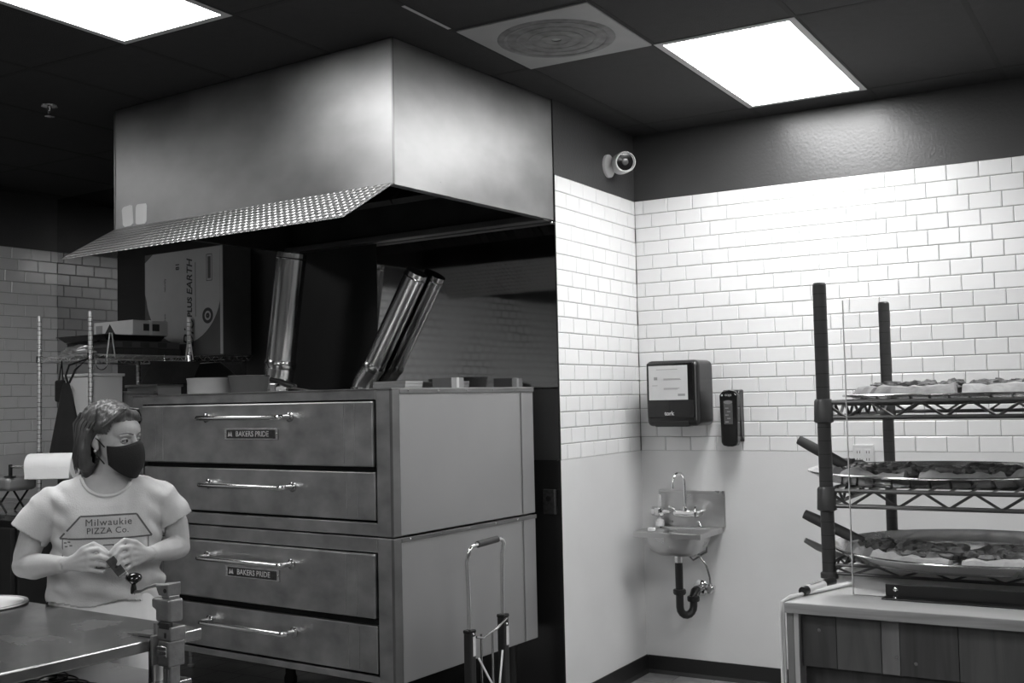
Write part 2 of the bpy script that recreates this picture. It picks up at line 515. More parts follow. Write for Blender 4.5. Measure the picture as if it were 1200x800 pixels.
# ------------------------------------------------------------------ ceiling lights, vent, sprinkler
LM_F = MB()
for (x0, x1, y0, y1) in ((-PX/2, PX/2, -PY, -PY + 0.03), (-PX/2, PX/2, PY - 0.03, PY), (-PX/2, -PX/2 + 0.03, -PY + 0.03, PY - 0.03), (PX/2 - 0.03, PX/2, -PY + 0.03, PY - 0.03)):
    LM_F.box(x0, x1, y0, y1, 0.0, 0.010)
LM_F = LM_F.mesh('frame', 'lamp_frame', False)
LM_D = MB().box(-PX/2 + 0.025, PX/2 - 0.025, -PY + 0.025, PY - 0.025, 0.002, 0.009).mesh('diffuser', 'diffuser', False)
LM_DD = LM_D.copy(); LM_DD.materials.clear(); LM_DD.materials.append(MATS['diffuser_dim'])
LBL = {(0, 1): 'lit flat ceiling panel over the hand sink corner', (3, -3): 'lit flat ceiling panel in front of the exhaust hood',
       (-3, -3): 'lit flat ceiling panel above the serving counter', (0, -7): 'lit flat ceiling panel in the middle of the room',
       (3, -11): 'lit flat ceiling panel by front wall, on the doorway side', (-3, -11): 'lit flat ceiling panel by front wall, on the counter side',
       (7, -3): 'dim ceiling panel beside the dark doorway in left wall', (-5, 1): 'lit flat ceiling panel along the right tile wall past the rack'}
for c, r in LIGHTS:
    t = thing('ceiling_light', LBL.get((c, r), 'lit flat ceiling panel over the room outside the view'), 'ceiling light', (GX - (c + 0.5) * PX, GY + (r + 1) * PY, ZC - 0.002), 0, 'ceiling light panels')
    inst('frame', LM_F, t); inst('diffuser', LM_D if (c, r) != (7, -3) else LM_DD, t)

vt = thing('ceiling_vent', 'grey square ceiling air vent with stained round grille', 'vent', (GX - 1.5 * PX, GY + 0.5 * PY, ZC), 0)
MB().box(-PX/2 + 0.006, PX/2 - 0.006, -PY/2 + 0.006, PY/2 - 0.006, -0.006, 0.006).build('plate', 'vent_white', vt, False, 0.003)
MB().lathe([(0.02, -0.010), (0.235, -0.010), (0.243, -0.006), (0.02, -0.006)], 40, close=True).build('grille', 'vent_stain', vt)
for rr in (0.06, 0.11, 0.16, 0.21):
    MB().lathe([(rr - 0.006, -0.0115), (rr + 0.006, -0.0115), (rr + 0.006, -0.0095), (rr - 0.006, -0.0095)], 40, close=True).build('ring', 'vent_stain', vt)

sp = thing('sprinkler_head', 'small dark sprinkler head hanging from black ceiling', 'sprinkler', OV(-4.84, 3.11, ZC))
MB().lathe([(0.04, 0.0), (0.038, -0.006), (0.012, -0.012), (0.010, -0.03), (0.004, -0.034)], 16).build('escutcheon', 'chrome_dark', sp)
MB().lathe([(0.004, -0.05), (0.022, -0.052), (0.022, -0.054), (0.004, -0.056)], 16).build('deflector', 'chrome_dark', sp)
MB().tube([(-0.009, 0, -0.028), (-0.012, 0, -0.04), (0, 0, -0.053)], 0.002, 6).tube([(0.009, 0, -0.028), (0.012, 0, -0.04), (0, 0, -0.053)], 0.002, 6).build('yoke', 'chrome_dark', sp)

# ------------------------------------------------------------------ exhaust hood
HA, HB, HL, HZ = -2.866, 3.360, 1.808, 2.396
HD = BW - 0.006 - HB
hd = oth('exhaust_hood', 'large brushed steel exhaust hood over the pizza oven', 'exhaust hood', HA, HB, 0)
TOP = ZC - 0.003
t = 0.012
MB().box(-HL, 0, 0, t, HZ, TOP).build('front_panel', 'hood_steel', hd, False)
MB().box(-t, 0, t, HD, HZ, TOP).build('end_panel', 'hood_steel', hd, False)
MB().box(-HL, -HL + t, t, HD, HZ, TOP).build('end_panel', 'hood_steel', hd, False)
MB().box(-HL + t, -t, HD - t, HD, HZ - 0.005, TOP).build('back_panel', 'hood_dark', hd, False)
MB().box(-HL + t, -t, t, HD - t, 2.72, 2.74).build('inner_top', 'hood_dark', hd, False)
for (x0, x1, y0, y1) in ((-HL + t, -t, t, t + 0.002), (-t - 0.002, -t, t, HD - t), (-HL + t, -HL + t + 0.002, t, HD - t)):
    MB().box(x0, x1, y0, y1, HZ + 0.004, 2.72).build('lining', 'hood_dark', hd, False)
MB().box(-HL + t, -t, HD - 0.075, HD - t, HZ - 0.006, HZ + 0.025).build('grease_channel', 'hood_channel', hd, False, 0.003)
MB().box(-t - 0.028, -t, t, HD - 0.075, HZ - 0.001, HZ + 0.004).build('edge_flange', 'hood_channel', hd, False)
MB().box(-0.004, 0.0035, -0.0035, 0.004, HZ, TOP).build('corner_trim', 'hood_channel', hd, False)
MB().box(-HL - 0.0035, -HL + 0.004, -0.0035, 0.004, HZ, TOP).build('corner_trim', 'hood_channel', hd, False)
for k in range(4):                                        # filter bank inside, sloping up to the back
    x0 = -HL + 0.06 + k * 0.425
    M = Matrix.Translation((x0, 0.55, 2.44)) @ Matrix.Rotation(R(38), 4, 'X')
    fb = MB().box(0, 0.415, 0, 0.40, 0, 0.03, M).build('filter', 'hood_dark', hd, False, 0.003)
    g = MB()
    for j in range(8):
        g.box(0.03 + j * 0.046, 0.055 + j * 0.046, 0.02, 0.38, -0.006, 0.001, M)
    g.build('baffle', 'hood_dark', fb, False)
# embossed flap along the front bottom edge
dY, dZ = -0.300, -0.172
flp = MB().hexa([(-HL, -0.001, HZ + 0.002), (0, -0.001, HZ + 0.002), (-0.0, dY, HZ + dZ), (-HL, dY, HZ + dZ)],
                [(-HL, -0.001, HZ + 0.006), (0, -0.001, HZ + 0.006), (-0.0, dY, HZ + dZ + 0.004), (-HL, dY, HZ + dZ + 0.004)]).build('flap', 'embossed_steel', hd, False)
flp['label'] = 'embossed steel flap sloping out from the hood edge'
for (u, v, wd, ht, rr) in ((-HL + 0.10, HZ + 0.062, 0.085, 0.10, 4), (-HL + 0.205, HZ + 0.060, 0.085, 0.10, -3)):
    poly = []
    for k in range(18):
        a = 2 * PI * k / 18
        ex = 0.35
        x = math.copysign(abs(math.cos(a)) ** ex, math.cos(a)) * wd / 2 * random.uniform(0.93, 1.05)
        z = math.copysign(abs(math.sin(a)) ** ex, math.sin(a)) * ht / 2 * random.uniform(0.93, 1.05)
        ca, sa = math.cos(R(rr)), math.sin(R(rr))
        poly.append((u + x * ca - z * sa, v + x * sa + z * ca))
    MB().prism(poly, -0.002, 0.001, 'y').build('paper_label', 'white_card', hd, False)
MB().box(0.0, 0.003, 0.30, 0.302, HZ + 0.05, HZ + 0.052).build('rivet', 'chrome', hd)
MB().ball((-0.006, HD - 0.012, HZ - 0.012), 0.008).build('bolt', 'chrome', hd)

# ------------------------------------------------------------------ deck ovens
OA, OB, OW, OD = -2.930, 3.401, 1.668, 1.04
def handle(parent, x0, x1, z):
    y = -0.062
    pts = [(x0, 0, z)] + [(x0 + 0.0, -0.045, z)] + arc((x0 + 0.02, -0.045, z), 0.02, PI, 1.5 * PI, 5, 'xy')[1:] + arc((x1 - 0.02, -0.045, z), 0.02, 1.5 * PI, 2 * PI, 5, 'xy') + [(x1, 0, z)]
    h = MB().tube(pts, 0.0115, 12).build('handle', 'chrome', parent)
    for xx in (x0, x1):
        MB().lathe([(0.022, 0.0), (0.022, 0.004), (0.014, 0.010)], 16, (xx, 0, z), Matrix.Rotation(R(90), 3, 'X')).build('handle_flange', 'chrome_dark', h)
    return h

def deck(label, z0, z1, door, panel, hz1, hz2, plate_z, lower):
    t = oth('deck_oven', label, 'pizza oven', OA, OB, z0, 'stacked deck pizza ovens')
    H = z1 - z0
    Zr = lambda z: z - z0
    # carcass behind the front frame
    MB().box(-OW + 0.004, -0.004, 0.05, OD, 0.0, H - 0.004).build('body', 'oven_side', t, False, 0.004)
    # front frame
    MB().box(-OW, -OW + 0.078, 0.0, 0.052, 0, H).build('front_stile', 'oven_steel', t, False, 0.003)
    MB().box(-0.088, 0, 0.0, 0.052, 0, H).build('front_stile', 'oven_steel', t, False, 0.003)
    MB().box(-OW + 0.078, -0.088, 0.0, 0.052, Zr(door[1]) + 0.006, H).build('top_rail', 'oven_steel', t, False, 0.003)
    MB().box(-OW + 0.078, -0.088, 0.004, 0.052, 0, Zr(panel[0]) - 0.010).build('bottom_rail', 'oven_steel', t, False, 0.003)
    MB().box(-OW + 0.078, -0.088, 0.030, 0.052, Zr(panel[0]) - 0.010, Zr(door[1]) + 0.006).build('dark_gap', 'oven_gap', t, False)
    # bright edge strips
    MB().box(-0.014, 0.002, -0.002, 0.045, 0.002, H - 0.001).build('edge_strip', 'hood_steel', t, False, 0.002)
    MB().box(-0.002, 0.003, 0.045, OD - 0.001, H - 0.020, H - 0.001).build('top_strip', 'hood_steel', t, False, 0.002)
    MB().box(-0.002, 0.0012, 0.93, 0.934, 0.004, H - 0.022).build('seam_strip', 'oven_side', t, False)
    for yy in (0.10, 0.30, 0.5, 0.70, 0.88):
        MB().ball((0.003, yy, H - 0.010), (0.002, 0.004, 0.004), 8, 6).build('rivet', 'chrome_dark', t)
    x0, x1 = -OW + 0.090, -0.096
    d = MB().box(x0, x1, -0.012, 0.024, Zr(door[0]), Zr(door[1])).build('door', 'oven_steel', t, False, 0.006)
    handle(d, -1.112, -0.570, Zr(hz1)).location.y = -0.012
    p = MB().box(x0, x1, 0.0, 0.024, Zr(panel[0]), Zr(panel[1])).build('drop_panel', 'oven_steel', t, False, 0.004)
    handle(p, -1.112, -0.570, Zr(hz2)).location.y = 0.0
    for par, yy, (za, zb) in ((d, -0.0126, door), (p, -0.0006, panel)):
        for xx in (x0 + 0.10, x0 + 0.155, x1 - 0.16, x1 - 0.10):
            MB().box(xx, xx + 0.003, yy, yy + 0.003, Zr(za) + 0.01, Zr(zb) - 0.01).build('crease', 'chrome_dark', par, False)
    # name plate
    zc = Zr(plate_z)
    npl = MB().box(-0.985, -0.640, -0.017, -0.010, zc - 0.026, zc + 0.026).build('name_plate', 'chrome_dark', d, False, 0.002)
    MB().box(-0.968, -0.657, -0.0185, -0.016, zc - 0.019, zc + 0.019).build('plate_field', 'plate_dark', npl, False)
    inst('lettering', textmesh('BAKERS PRIDE', 0.0335, 'chrome', 0.0008, bold=0.0006), npl, (-0.800, -0.0192, zc), FACE)
    MB().prism([(-0.960, zc - 0.012), (-0.952, zc + 0.013), (-0.944, zc - 0.002), (-0.936, zc + 0.013), (-0.928, zc - 0.012), (-0.944, zc - 0.008)], -0.0196, -0.018, 'y').build('emblem', 'chrome', npl, False)
    for xx in (-0.977, -0.648):
        MB().ball((xx, -0.0175, zc), (0.004, 0.002, 0.004), 8, 6).build('screw', 'chrome', npl)
    if lower:
        for (xx, yy) in ((-OW + 0.10, 0.10), (-0.10, 0.10), (-OW + 0.10, OD - 0.10), (-0.10, OD - 0.10)):
            MB().lathe([(0.040, 0.0), (0.040, -0.02), (0.032, -0.03), (0.028, -z0 + 0.05), (0.035, -z0 + 0.03), (0.035, -z0 + 0.001)], 16, (xx, yy, 0)).build('leg', 'body_black', t)
    else:
        MB().box(-1.35, -0.90, OD - 0.001, OD + 0.115, H - 0.04, H + 0.004).build('flue_ledge', 'oven_side', t, False)
        MB().box(-OW - 0.012, 0.004, -0.008, OD, H, H + 0.004).build('top_sheet', 'oven_steel', t, False)
    return t
ZO, ZS, ZL = 1.5745, 0.974, 0.385
deck('brushed steel pizza oven deck with nameplate, upper of two stacked', ZS + 0.003, ZO, (1.258, 1.527), (1.040, 1.236), 1.466, 1.164, 1.392, False)
deck('brushed steel pizza oven deck on black legs, lower of two stacked', ZL, ZS - 0.003, (0.646, 0.905), (0.424, 0.616), 0.836, 0.546, 0.780, True)
ZTOP = ZO + 0.004

# ------------------------------------------------------------------ flue pipes on the oven
def flue(label, base, top, r, elbow):
    t = oth('flue_pipe', label, 'flue pipe', base[0], base[1], base[2], 'flue pipes on the oven')
    p1 = Vector(top) - Vector(base)
    ax = p1.normalized()
    q = ax.to_track_quat('Z', 'Y').to_matrix()
    L = p1.length
    s0 = 0.17
    bd = MB()
    prof_o = [(r, s0), (r, L)]
    prof_i = [(r - 0.004, L), (r - 0.004, s0)]
    bd.lathe(prof_o + prof_i, 32, (0, 0, 0), q, close=True)
    bd.build('pipe', 'duct_steel', t)
    MB().lathe([(r + 0.001, s0 - 0.03), (r + 0.006, s0 - 0.015), (r + 0.006, s0), (r + 0.001, s0 + 0.015), (r - 0.003, s0 + 0.015), (r - 0.003, s0 - 0.03)], 32, (0, 0, 0), q, close=True).build('crimp_collar', 'chrome_dark', t)
    MB().lathe([(r + 0.0015, L - 0.035), (r + 0.004, L - 0.03), (r + 0.0015, L - 0.025), (r - 0.002, L - 0.03)], 32, (0, 0, 0), q, close=True).build('bead', 'duct_steel', t)
    pe = ax * (s0 - 0.02)
    e = MB()
    pts = []
    for k in range(8):
        u = k / 7
        a = Vector((0, 0, 0)).lerp(Vector((0, 0, 0.10)), u)
        b = pe - ax * 0.11 * (1 - u)
        pts.append(a.lerp(b, u * u * (3 - 2 * u)) if k < 7 else pe)
    e.tube(pts, r + 0.001, 28)
    e.build('elbow', 'duct_steel', t)
    MB().lathe([(r + 0.012, 0.0), (r + 0.012, 0.004), (r + 0.004, 0.006), (r + 0.004, 0.025), (r, 0.025), (r, 0.0)], 32, close=True).build('flange', 'chrome_dark', t)
    bx = MB().tube([ax * (L - 0.10) + q @ Vector((r + 0.001, 0, 0)), ax * 0.20 + q @ Vector((r + 0.001, 0, 0))], 0.003, 6).build('lock_seam', 'chrome_dark', t)
    return t
flue('bright steel flue pipe standing nearly upright beside the printed carton', (-4.475, 4.24, ZTOP), (-4.350, 4.24, 2.338), 0.081, 0)
flue('dull steel flue pipe leaning steeply toward the tiled corner', (-4.075, 4.484, ZTOP), (-3.675, 4.484, 2.200), 0.060, 1)

# ------------------------------------------------------------------ things on the oven top
tl = oth('oven_brush', 'dark handled scraper with pale blade lying on oven top', 'scraper', -3.70, 3.60, ZTOP)
MB().tube([(-0.17, 0.03, 0.060), (-0.10, 0.02, 0.046), (-0.02, 0.0, 0.030), (0.03, -0.01, 0.022)], [0.011, 0.016, 0.015, 0.010], 12).build('grip', 'black_plastic', tl)
MB().hexa([(0.02, -0.03, 0.012), (0.17, -0.05, 0.000), (0.17, 0.03, 0.000), (0.02, 0.02, 0.012)], [(0.02, -0.03, 0.022), (0.17, -0.05, 0.003), (0.17, 0.03, 0.003), (0.02, 0.02, 0.022)]).build('blade', 'chrome', tl, False)
MB().box(-0.13, -0.09, -0.02, 0.05, 0.0, 0.040).build('rest', 'chrome_dark', tl, False, 0.004)
tb = oth('paper_tub', 'pale round paper tub on the oven top', 'tub', -4.285, 3.62, ZTOP)
MB().lathe([(0.105, 0.0), (0.108, 0.003), (0.112, 0.070), (0.115, 0.074), (0.115, 0.078), (0.108, 0.078), (0.103, 0.008), (0.004, 0.006)], 32).build('bowl', 'grey_card', tb)
tb2 = oth('metal_pail', 'dull grey pail beside the pale paper tub', 'pail', -4.055, 3.66, ZTOP)
MB().lathe([(0.082, 0.0), (0.085, 0.003), (0.096, 0.078), (0.099, 0.081), (0.096, 0.084), (0.092, 0.080), (0.080, 0.007), (0.004, 0.006)], 28).build('bucket', 'cardboard_side', tb2)
MB().tube(arc((0, 0, 0.080), 0.096, 0.15, PI - 0.15, 14, 'xy'), 0.003, 6).build('bail', 'chrome_dark', tb2)
wbx = oth('reflection_stack', 'white sheet stack standing in for a reflection behind leaning flue pipe', 'reflection stand-in', -3.72, 4.36, ZTOP)  # white stack added in place of a reflection in the steel sheet
for k in range(3):
    MB().box(-0.11 + 0.004 * k, 0.11 + 0.003 * k, -0.07, 0.07, 0.016 * k, 0.016 * k + 0.0155).build('ream', 'white_card', wbx, False, 0.002)
gb = oth('reflection_block', 'small grey block standing in for a reflection behind the oven top', 'carton', -3.34, 4.30, ZTOP)  # grey block added where the steel sheet only mirrors something
MB().box(-0.06, 0.06, -0.05, 0.05, 0, 0.055).build('box', 'grey_card', gb, False, 0.002)
MB().box(-0.061, 0.061, -0.010, 0.010, 0.0005, 0.0562).build('tape', 'white_card', gb, False)

# ------------------------------------------------------------------ chrome wire shelving at the left of the oven
SA0, SA1, SB0, SB1 = -5.76, -5.284, 3.640, 4.305
sh = oth('wire_shelf_unit', 'chrome wire shelving unit by the tiled left wall', 'shelving', SA1, SB0, 0)
W_, D_ = SA1 - SA0, SB1 - SB0
POST = MB()
POST.tube([(0, 0, 0.02), (0, 0, 2.05)], 0.0125, 12)
POST.lathe([(0.02, 0.0), (0.02, 0.012), (0.008, 0.02)], 12)
POST = POST.mesh('post', 'zinc')
GR = MB()
for k in range(78):
    GR.lathe([(0.0131, 0.06 + k * 0.0254), (0.0131, 0.0625 + k * 0.0254), (0.0120, 0.0625 + k * 0.0254), (0.0120, 0.06 + k * 0.0254)], 10, close=True)
GR = GR.mesh('groove', 'chrome_dark')
for (x, y) in ((0, 0), (-W_, 0), (0, D_), (-W_, D_)):
    p = inst('post', POST, sh, (x, y, 0)); inst('groove_rings', GR, p)['kind'] = 'stuff'
def wire_shelf(parent, x0, x1, y0, y1, z, mat, zig, wr=0.0035, wirestep=0.028, drop=0.028, along='y'):
    s = MB()
    for zz in (z, z - drop):
        s.tube([(x0, y0, zz), (x1, y0, zz), (x1, y1, zz), (x0, y1, zz)], wr, 8, closed=True)
    so = s.build('shelf', mat, parent)
    tr = MB()
    def zz(p, q):
        p, q = Vector(p), Vector(q); L = (q - p).length; n = max(2, round(L / zig)); pts = []
        for i in range(2 * n + 1):
            pts.append(p.lerp(q, i / (2 * n)) + Vector((0, 0, 0 if i % 2 == 0 else -drop)))
        tr.tube(pts, wr * 0.75, 6)
    zz((x0, y0, z), (x1, y0, z)); zz((x0, y1, z), (x1, y1, z)); zz((x0, y0, z), (x0, y1, z)); zz((x1, y0, z), (x1, y1, z))
    tr.build('truss_wire', mat, so)
    if along == 'y':
        n = int((x1 - x0) / wirestep)
        wm = MB().tube([(0, y0, 0), (0, y1, 0)], wr * 0.62, 6).mesh('deck_wire', mat)
        for i in range(1, n): inst('deck_wire', wm, so, (x0 + (x1 - x0) * i / n, 0, z))
        for yy in (0.33, 0.67):
            MB().tube([(x0, y0 + (y1 - y0) * yy, z - 0.005), (x1, y0 + (y1 - y0) * yy, z - 0.005)], wr, 8).build('cross_bar', mat, so)
    else:
        n = int((y1 - y0) / wirestep)
        wm = MB().tube([(x0, 0, 0), (x1, 0, 0)], wr * 0.62, 6).mesh('deck_wire', mat)
        for i in range(1, n): inst('deck_wire', wm, so, (0, y0 + (y1 - y0) * i / n, z))
        MB().tube([((x0 + x1) / 2, y0, z - 0.005), ((x0 + x1) / 2, y1, z - 0.005)], wr, 8).build('cross_bar', mat, so)
    return so
ZSH = 1.815
for z in (ZSH, 1.27, 0.90, 0.25):
    wire_shelf(sh, -W_, 0, 0, D_, z, 'zinc', 0.075, along='x')
    for (x, y) in ((0, 0), (-W_, 0), (0, D_), (-W_, D_)):
        MB().lathe([(0.0135, -0.034), (0.019, -0.03), (0.0175, 0.006), (0.0135, 0.008)], 12, (x, y, z), close=True).build('collar', 'chrome_dark', sh)
for yy in (0.12, 0.655):                                   # wire label holders clipped over the front rail
    MB().tube([(0.010, yy - 0.025, ZSH - 0.02), (0.012, yy - 0.006, ZSH + 0.120), (0.012, yy + 0.006, ZSH + 0.120), (0.010, yy + 0.030, ZSH - 0.02)], 0.004, 8).build('wire_clip', 'zinc', sh)
MB().tube(arc((0.012, 0.05, ZSH + 0.03), 0.045, PI * 0.4, PI * 1.7, 16, 'yz'), 0.003, 8).build('wire_hook', 'chrome_dark', sh)
MB().tube(arc((0.012, 0.06, ZSH - 0.05), 0.035, PI * 0.9, PI * 2.1, 12, 'yz'), 0.003, 8).build('wire_hook', 'chrome_dark', sh)

# wall shelf behind, which carries the carton
ws = oth('wall_shelf', 'chrome wire wall shelf carrying the tall carton', 'wall shelf', -5.375, BW - 0.006, 0)
wire_shelf(ws, -0.37, 0.37, -0.225, -0.006, ZSH, 'chrome', 0.075, along='x')
for x in (-0.30, 0.30):
    MB().prism([(-0.001, ZSH - 0.03), (-0.001, ZSH - 0.16), (-0.012, ZSH - 0.16), (-0.20, ZSH - 0.036), (-0.20, ZSH - 0.03)], x - 0.004, x + 0.004, 'x').build('bracket', 'chrome_dark', ws, False)
# carton with printed circle
CW0, CW1, CB0, CB1, CZ0, CZ1 = -5.735, -5.015, 4.335, 4.550, ZSH + 0.003, 2.462
bx = oth('printed_carton', 'tall brown carton with large pale printed circle on wire shelf', 'carton', (CW0 + CW1) / 2, CB0, CZ0)
hw, CH_ = (CW1 - CW0) / 2, CZ1 - CZ0
MB().box(-hw, hw, 0.0, CB1 - CB0, 0, CH_).build('box', 'cardboard_side', bx, False, 0.004)
# pale printed field: bounded by a big circle at the bottom
poly = []
cxp, czp, rp = 0.0, 0.40, 0.325
for k in range(25):
    a = PI + PI * k / 24
    poly.append((cxp + rp * math.cos(a) * 1.06, czp + rp * math.sin(a)))
poly += [(hw - 0.028, CH_ - 0.004), (-hw + 0.08, CH_ - 0.004), (-hw + 0.004, CH_ - 0.05)]
poly[0] = (-hw + 0.004, poly[0][1]); 
poly = [(max(-hw + 0.004, min(hw - 0.028, x)), z) for x, z in poly]
MB().prism(poly, -0.0012, 0.0, 'y').build('printed_field', 'cardboard_print', bx, False)
MB().box(hw - 0.026, hw - 0.004, -0.001, 0.0, 0.004, CH_ - 0.004).build('pale_edge', 'cardboard_print', bx, False)
UP = (PI / 2, -PI / 2, 0)
def ctext(body, size, x, z, sh=0.0, bold=0.0, align='LEFT'):
    me = textmesh(body, size, 'cardboard_ink', 0.0004, align, sh, 1.0, bold)
    inst('lettering', me, bx, (x, -0.0018, z), UP)
ctext('Bio', 0.135, 0.058, 0.045, 0.35, -0.0005)
ctext('PLUS', 0.056, 0.066, 0.232, 0.1, 0.002)
ctext('EARTH', 0.070, 0.066, 0.365, 0.25, 0.001)
ctext('81', 0.045, -0.045, 0.525, 0, 0.001)
ctext('naturally', 0.024, -0.165, 0.40)
ctext('made from', 0.024, -0.165, 0.16)
MB().box(0.115, 0.119, -0.0018, -0.001, 0.235, 0.56).build('printed_rule', 'cardboard_ink', bx, False)
ring = MB(); M90 = Matrix.Rotation(R(90), 3, 'X')
ring.lathe([(0.047, 0.0010), (0.047, 0.0018), (0.028, 0.0018), (0.028, 0.0010)], 28, (0.225, 0, 0.235), M90, close=True)
ring.lathe([(0.002, 0.0010), (0.002, 0.0018), (0.016, 0.0018), (0.016, 0.0010)], 20, (0.225, 0, 0.235), M90, close=True)
ring.build('round_mark', 'cardboard_ink', bx)
fr = MB()
for (x0, x1, z0, z1) in ((0.215, 0.219, 0.44, 0.60), (0.262, 0.266, 0.44, 0.60), (0.215, 0.266, 0.44, 0.444), (0.215, 0.266, 0.596, 0.60), (0.228, 0.253, 0.455, 0.585)):
    fr.box(x0, x1, -0.0018, -0.001, z0, z1)
fr.build('bar_mark', 'cardboard_side', bx, False)

# flat boxes, white cartons and foil tray on the top shelf
for k, (zz, w2, d2, mt) in enumerate(((0.003, 0.220, 0.25, 'dark_board'), (0.043, 0.217, 0.245, 'cardboard_side'))):
    q = oth('flat_box', ['dark flat pizza box lying directly on the wire shelf', 'brown flat pizza box on top of the dark one'][k], 'box', -5.525, 4.01, ZSH + zz, 'flat boxes on the wire shelf')
    MB().box(-w2 + 0.01, w2, -d2 + 0.03, d2 - 0.0, 0, 0.034).build('tray', mt, q, False, 0.003)
    MB().box(-w2 + 0.006, w2 + 0.004, -d2 + 0.026, d2 + 0.004, 0.034, 0.039).build('lid', mt, q, False, 0.002)
    for j in (-0.12, 0.0, 0.12):
        MB().box(w2 + 0.0038, w2 + 0.0052, j - 0.03, j + 0.03, 0.006, 0.034).build('tuck_flap', 'dark_board', q, False)
ZW = ZSH + 0.083
tp = oth('dark_tray', 'thin dark tray under the white carton on the shelf', 'tray', -5.50, 3.96, ZW)
MB().hexa([(-0.20, -0.20, 0), (0.19, -0.20, 0), (0.19, 0.16, 0), (-0.20, 0.16, 0)], [(-0.23, -0.23, 0.03), (0.21, -0.23, 0.03), (0.21, 0.18, 0.03), (-0.23, 0.18, 0.03)]).build('dish', 'black_plastic', tp, False, 0.003)
MB().box(-0.235, 0.215, -0.235, 0.185, 0.028, 0.032).build('rim', 'black_plastic', tp, False, 0.002)
wc = oth('white_carton', 'white oblong carton with a dark printed label on the shelf', 'carton', -5.44, 3.93, ZW + 0.033)
MB().box(-0.20, 0.16, -0.02, 0.22, 0.0, 0.085).build('box', 'white_card', wc, False, 0.002)
MB().box(-0.20, 0.162, 0.09, 0.11, 0.001, 0.0862).build('tape', 'paper', wc, False)
MB().prism([(-0.10, 0.010), (-0.05, 0.070), (0.0, 0.010)], -0.0215, -0.020, 'y').build('printed_peak', 'ink', wc, False)
MB().box(0.1605, 0.1612, 0.05, 0.16, 0.025, 0.065).build('label', 'ink', wc, False)
MB().box(-0.18, -0.12, -0.0212, -0.020, 0.015, 0.065).build('label', 'grey_card', wc, False)
fo = oth('foil_bundle', 'crumpled pale foil bundle at the end of the wire shelf', 'foil', -5.68, 3.70, ZSH + 0.004)
def blob(name, mat, parent, rx, ry, rz, amp, fr_, loc=(0, 0, 0), nu=36, nv=20, seed=0, flatbase=True):
    mb = MB().ball((0, 0, 0), 1.0, nu, nv)
    vs = []
    for p in mb.v:
        p = Vector(p)
        d = 1 + amp * noise.noise(p * fr_ + Vector((seed, seed * 1.7, 0)))
        q = Vector((p.x * rx * d, p.y * ry * d, p.z * rz * d))
        if flatbase: q.z = max(q.z, -rz * 0.55) + rz * 0.55
        vs.append(q + Vector(loc))
    mb.v = [tuple(q) for q in vs]
    return mb.build(name, mat, parent)
blob('wrap', 'foil', fo, 0.12, 0.045, 0.035, 0.4, 2.2, (0.22, 0.0, 0), seed=3)
blob('fold', 'foil', fo, 0.06, 0.040, 0.022, 0.4, 2.6, (0.12, 0.0, 0), seed=8)

# things on the second shelf
Z2 = 1.27 + 0.003
for k, (a, b, wdt, dp, ht, mt, lb) in enumerate(((-5.44, 3.77, 0.24, 0.20, 0.44, 'white_plastic', 'white plastic bin on the second shelf beside hanging apron'),
                                         (-5.46, 3.99, 0.28, 0.18, 0.34, 'grey_card', 'low grey bin behind the white plastic bin'),
                                         (-5.46, 4.19, 0.28, 0.17, 0.38, 'white_card', 'pale bin at the oven end of second shelf'))):
    q = oth('storage_bin', lb, 'bin', a, b, Z2, 'bins on the second wire shelf')
    x, y = wdt / 2, dp / 2; e = 0.012
    bb = MB()
    bb.hexa([(-x + e, -y + e, 0), (x - e, -y + e, 0), (x - e, y - e, 0), (-x + e, y - e, 0)], [(-x + e, -y + e, 0.006), (x - e, -y + e, 0.006), (x - e, y - e, 0.006), (-x + e, y - e, 0.006)])
    for (x0, x1, y0, y1) in ((-x, x, -y, -y + 0.006), (-x, x, y - 0.006, y), (-x, -x + 0.006, -y, y), (x - 0.006, x, -y, y)):
        bb.box(x0, x1, y0, y1, 0.0, ht)
    bb.build('tub', mt, q, False, 0.002)
    rm = MB()
    for (x0, x1, y0, y1) in ((-x - 0.01, x + 0.01, -y - 0.01, -y + 0.004), (-x - 0.01, x + 0.01, y - 0.004, y + 0.01), (-x - 0.01, -x + 0.004, -y, y), (x - 0.004, x + 0.01, -y, y)):
        rm.box(x0, x1, y0, y1, ht - 0.016, ht)
    rm.build('rim', mt, q, False, 0.003)
dsh = oth('hanging_sheet', 'dark stiff sheet hanging from the wire shelf edge', 'sheet', -5.262, 4.12, ZSH - 0.160)
MB().hexa([(0.0, -0.17, 0.0), (0.004, -0.17, 0.0), (0.004, 0.18, 0.0), (0.0, 0.18, 0.0)], [(-0.012, -0.09, 0.13), (-0.008, -0.09, 0.13), (-0.008, 0.26, 0.13), (-0.012, 0.26, 0.13)]).build('board', 'dark_board', dsh, False)
MB().tube([(-0.010, 0.0, 0.12), (-0.014, 0.0, 0.166), (-0.022, 0.0, 0.168)], 0.003, 6).build('hook', 'chrome', dsh)
MB().tube([(-0.010, 0.17, 0.12), (-0.014, 0.17, 0.166), (-0.022, 0.17, 0.168)], 0.003, 6).build('hook', 'chrome', dsh)

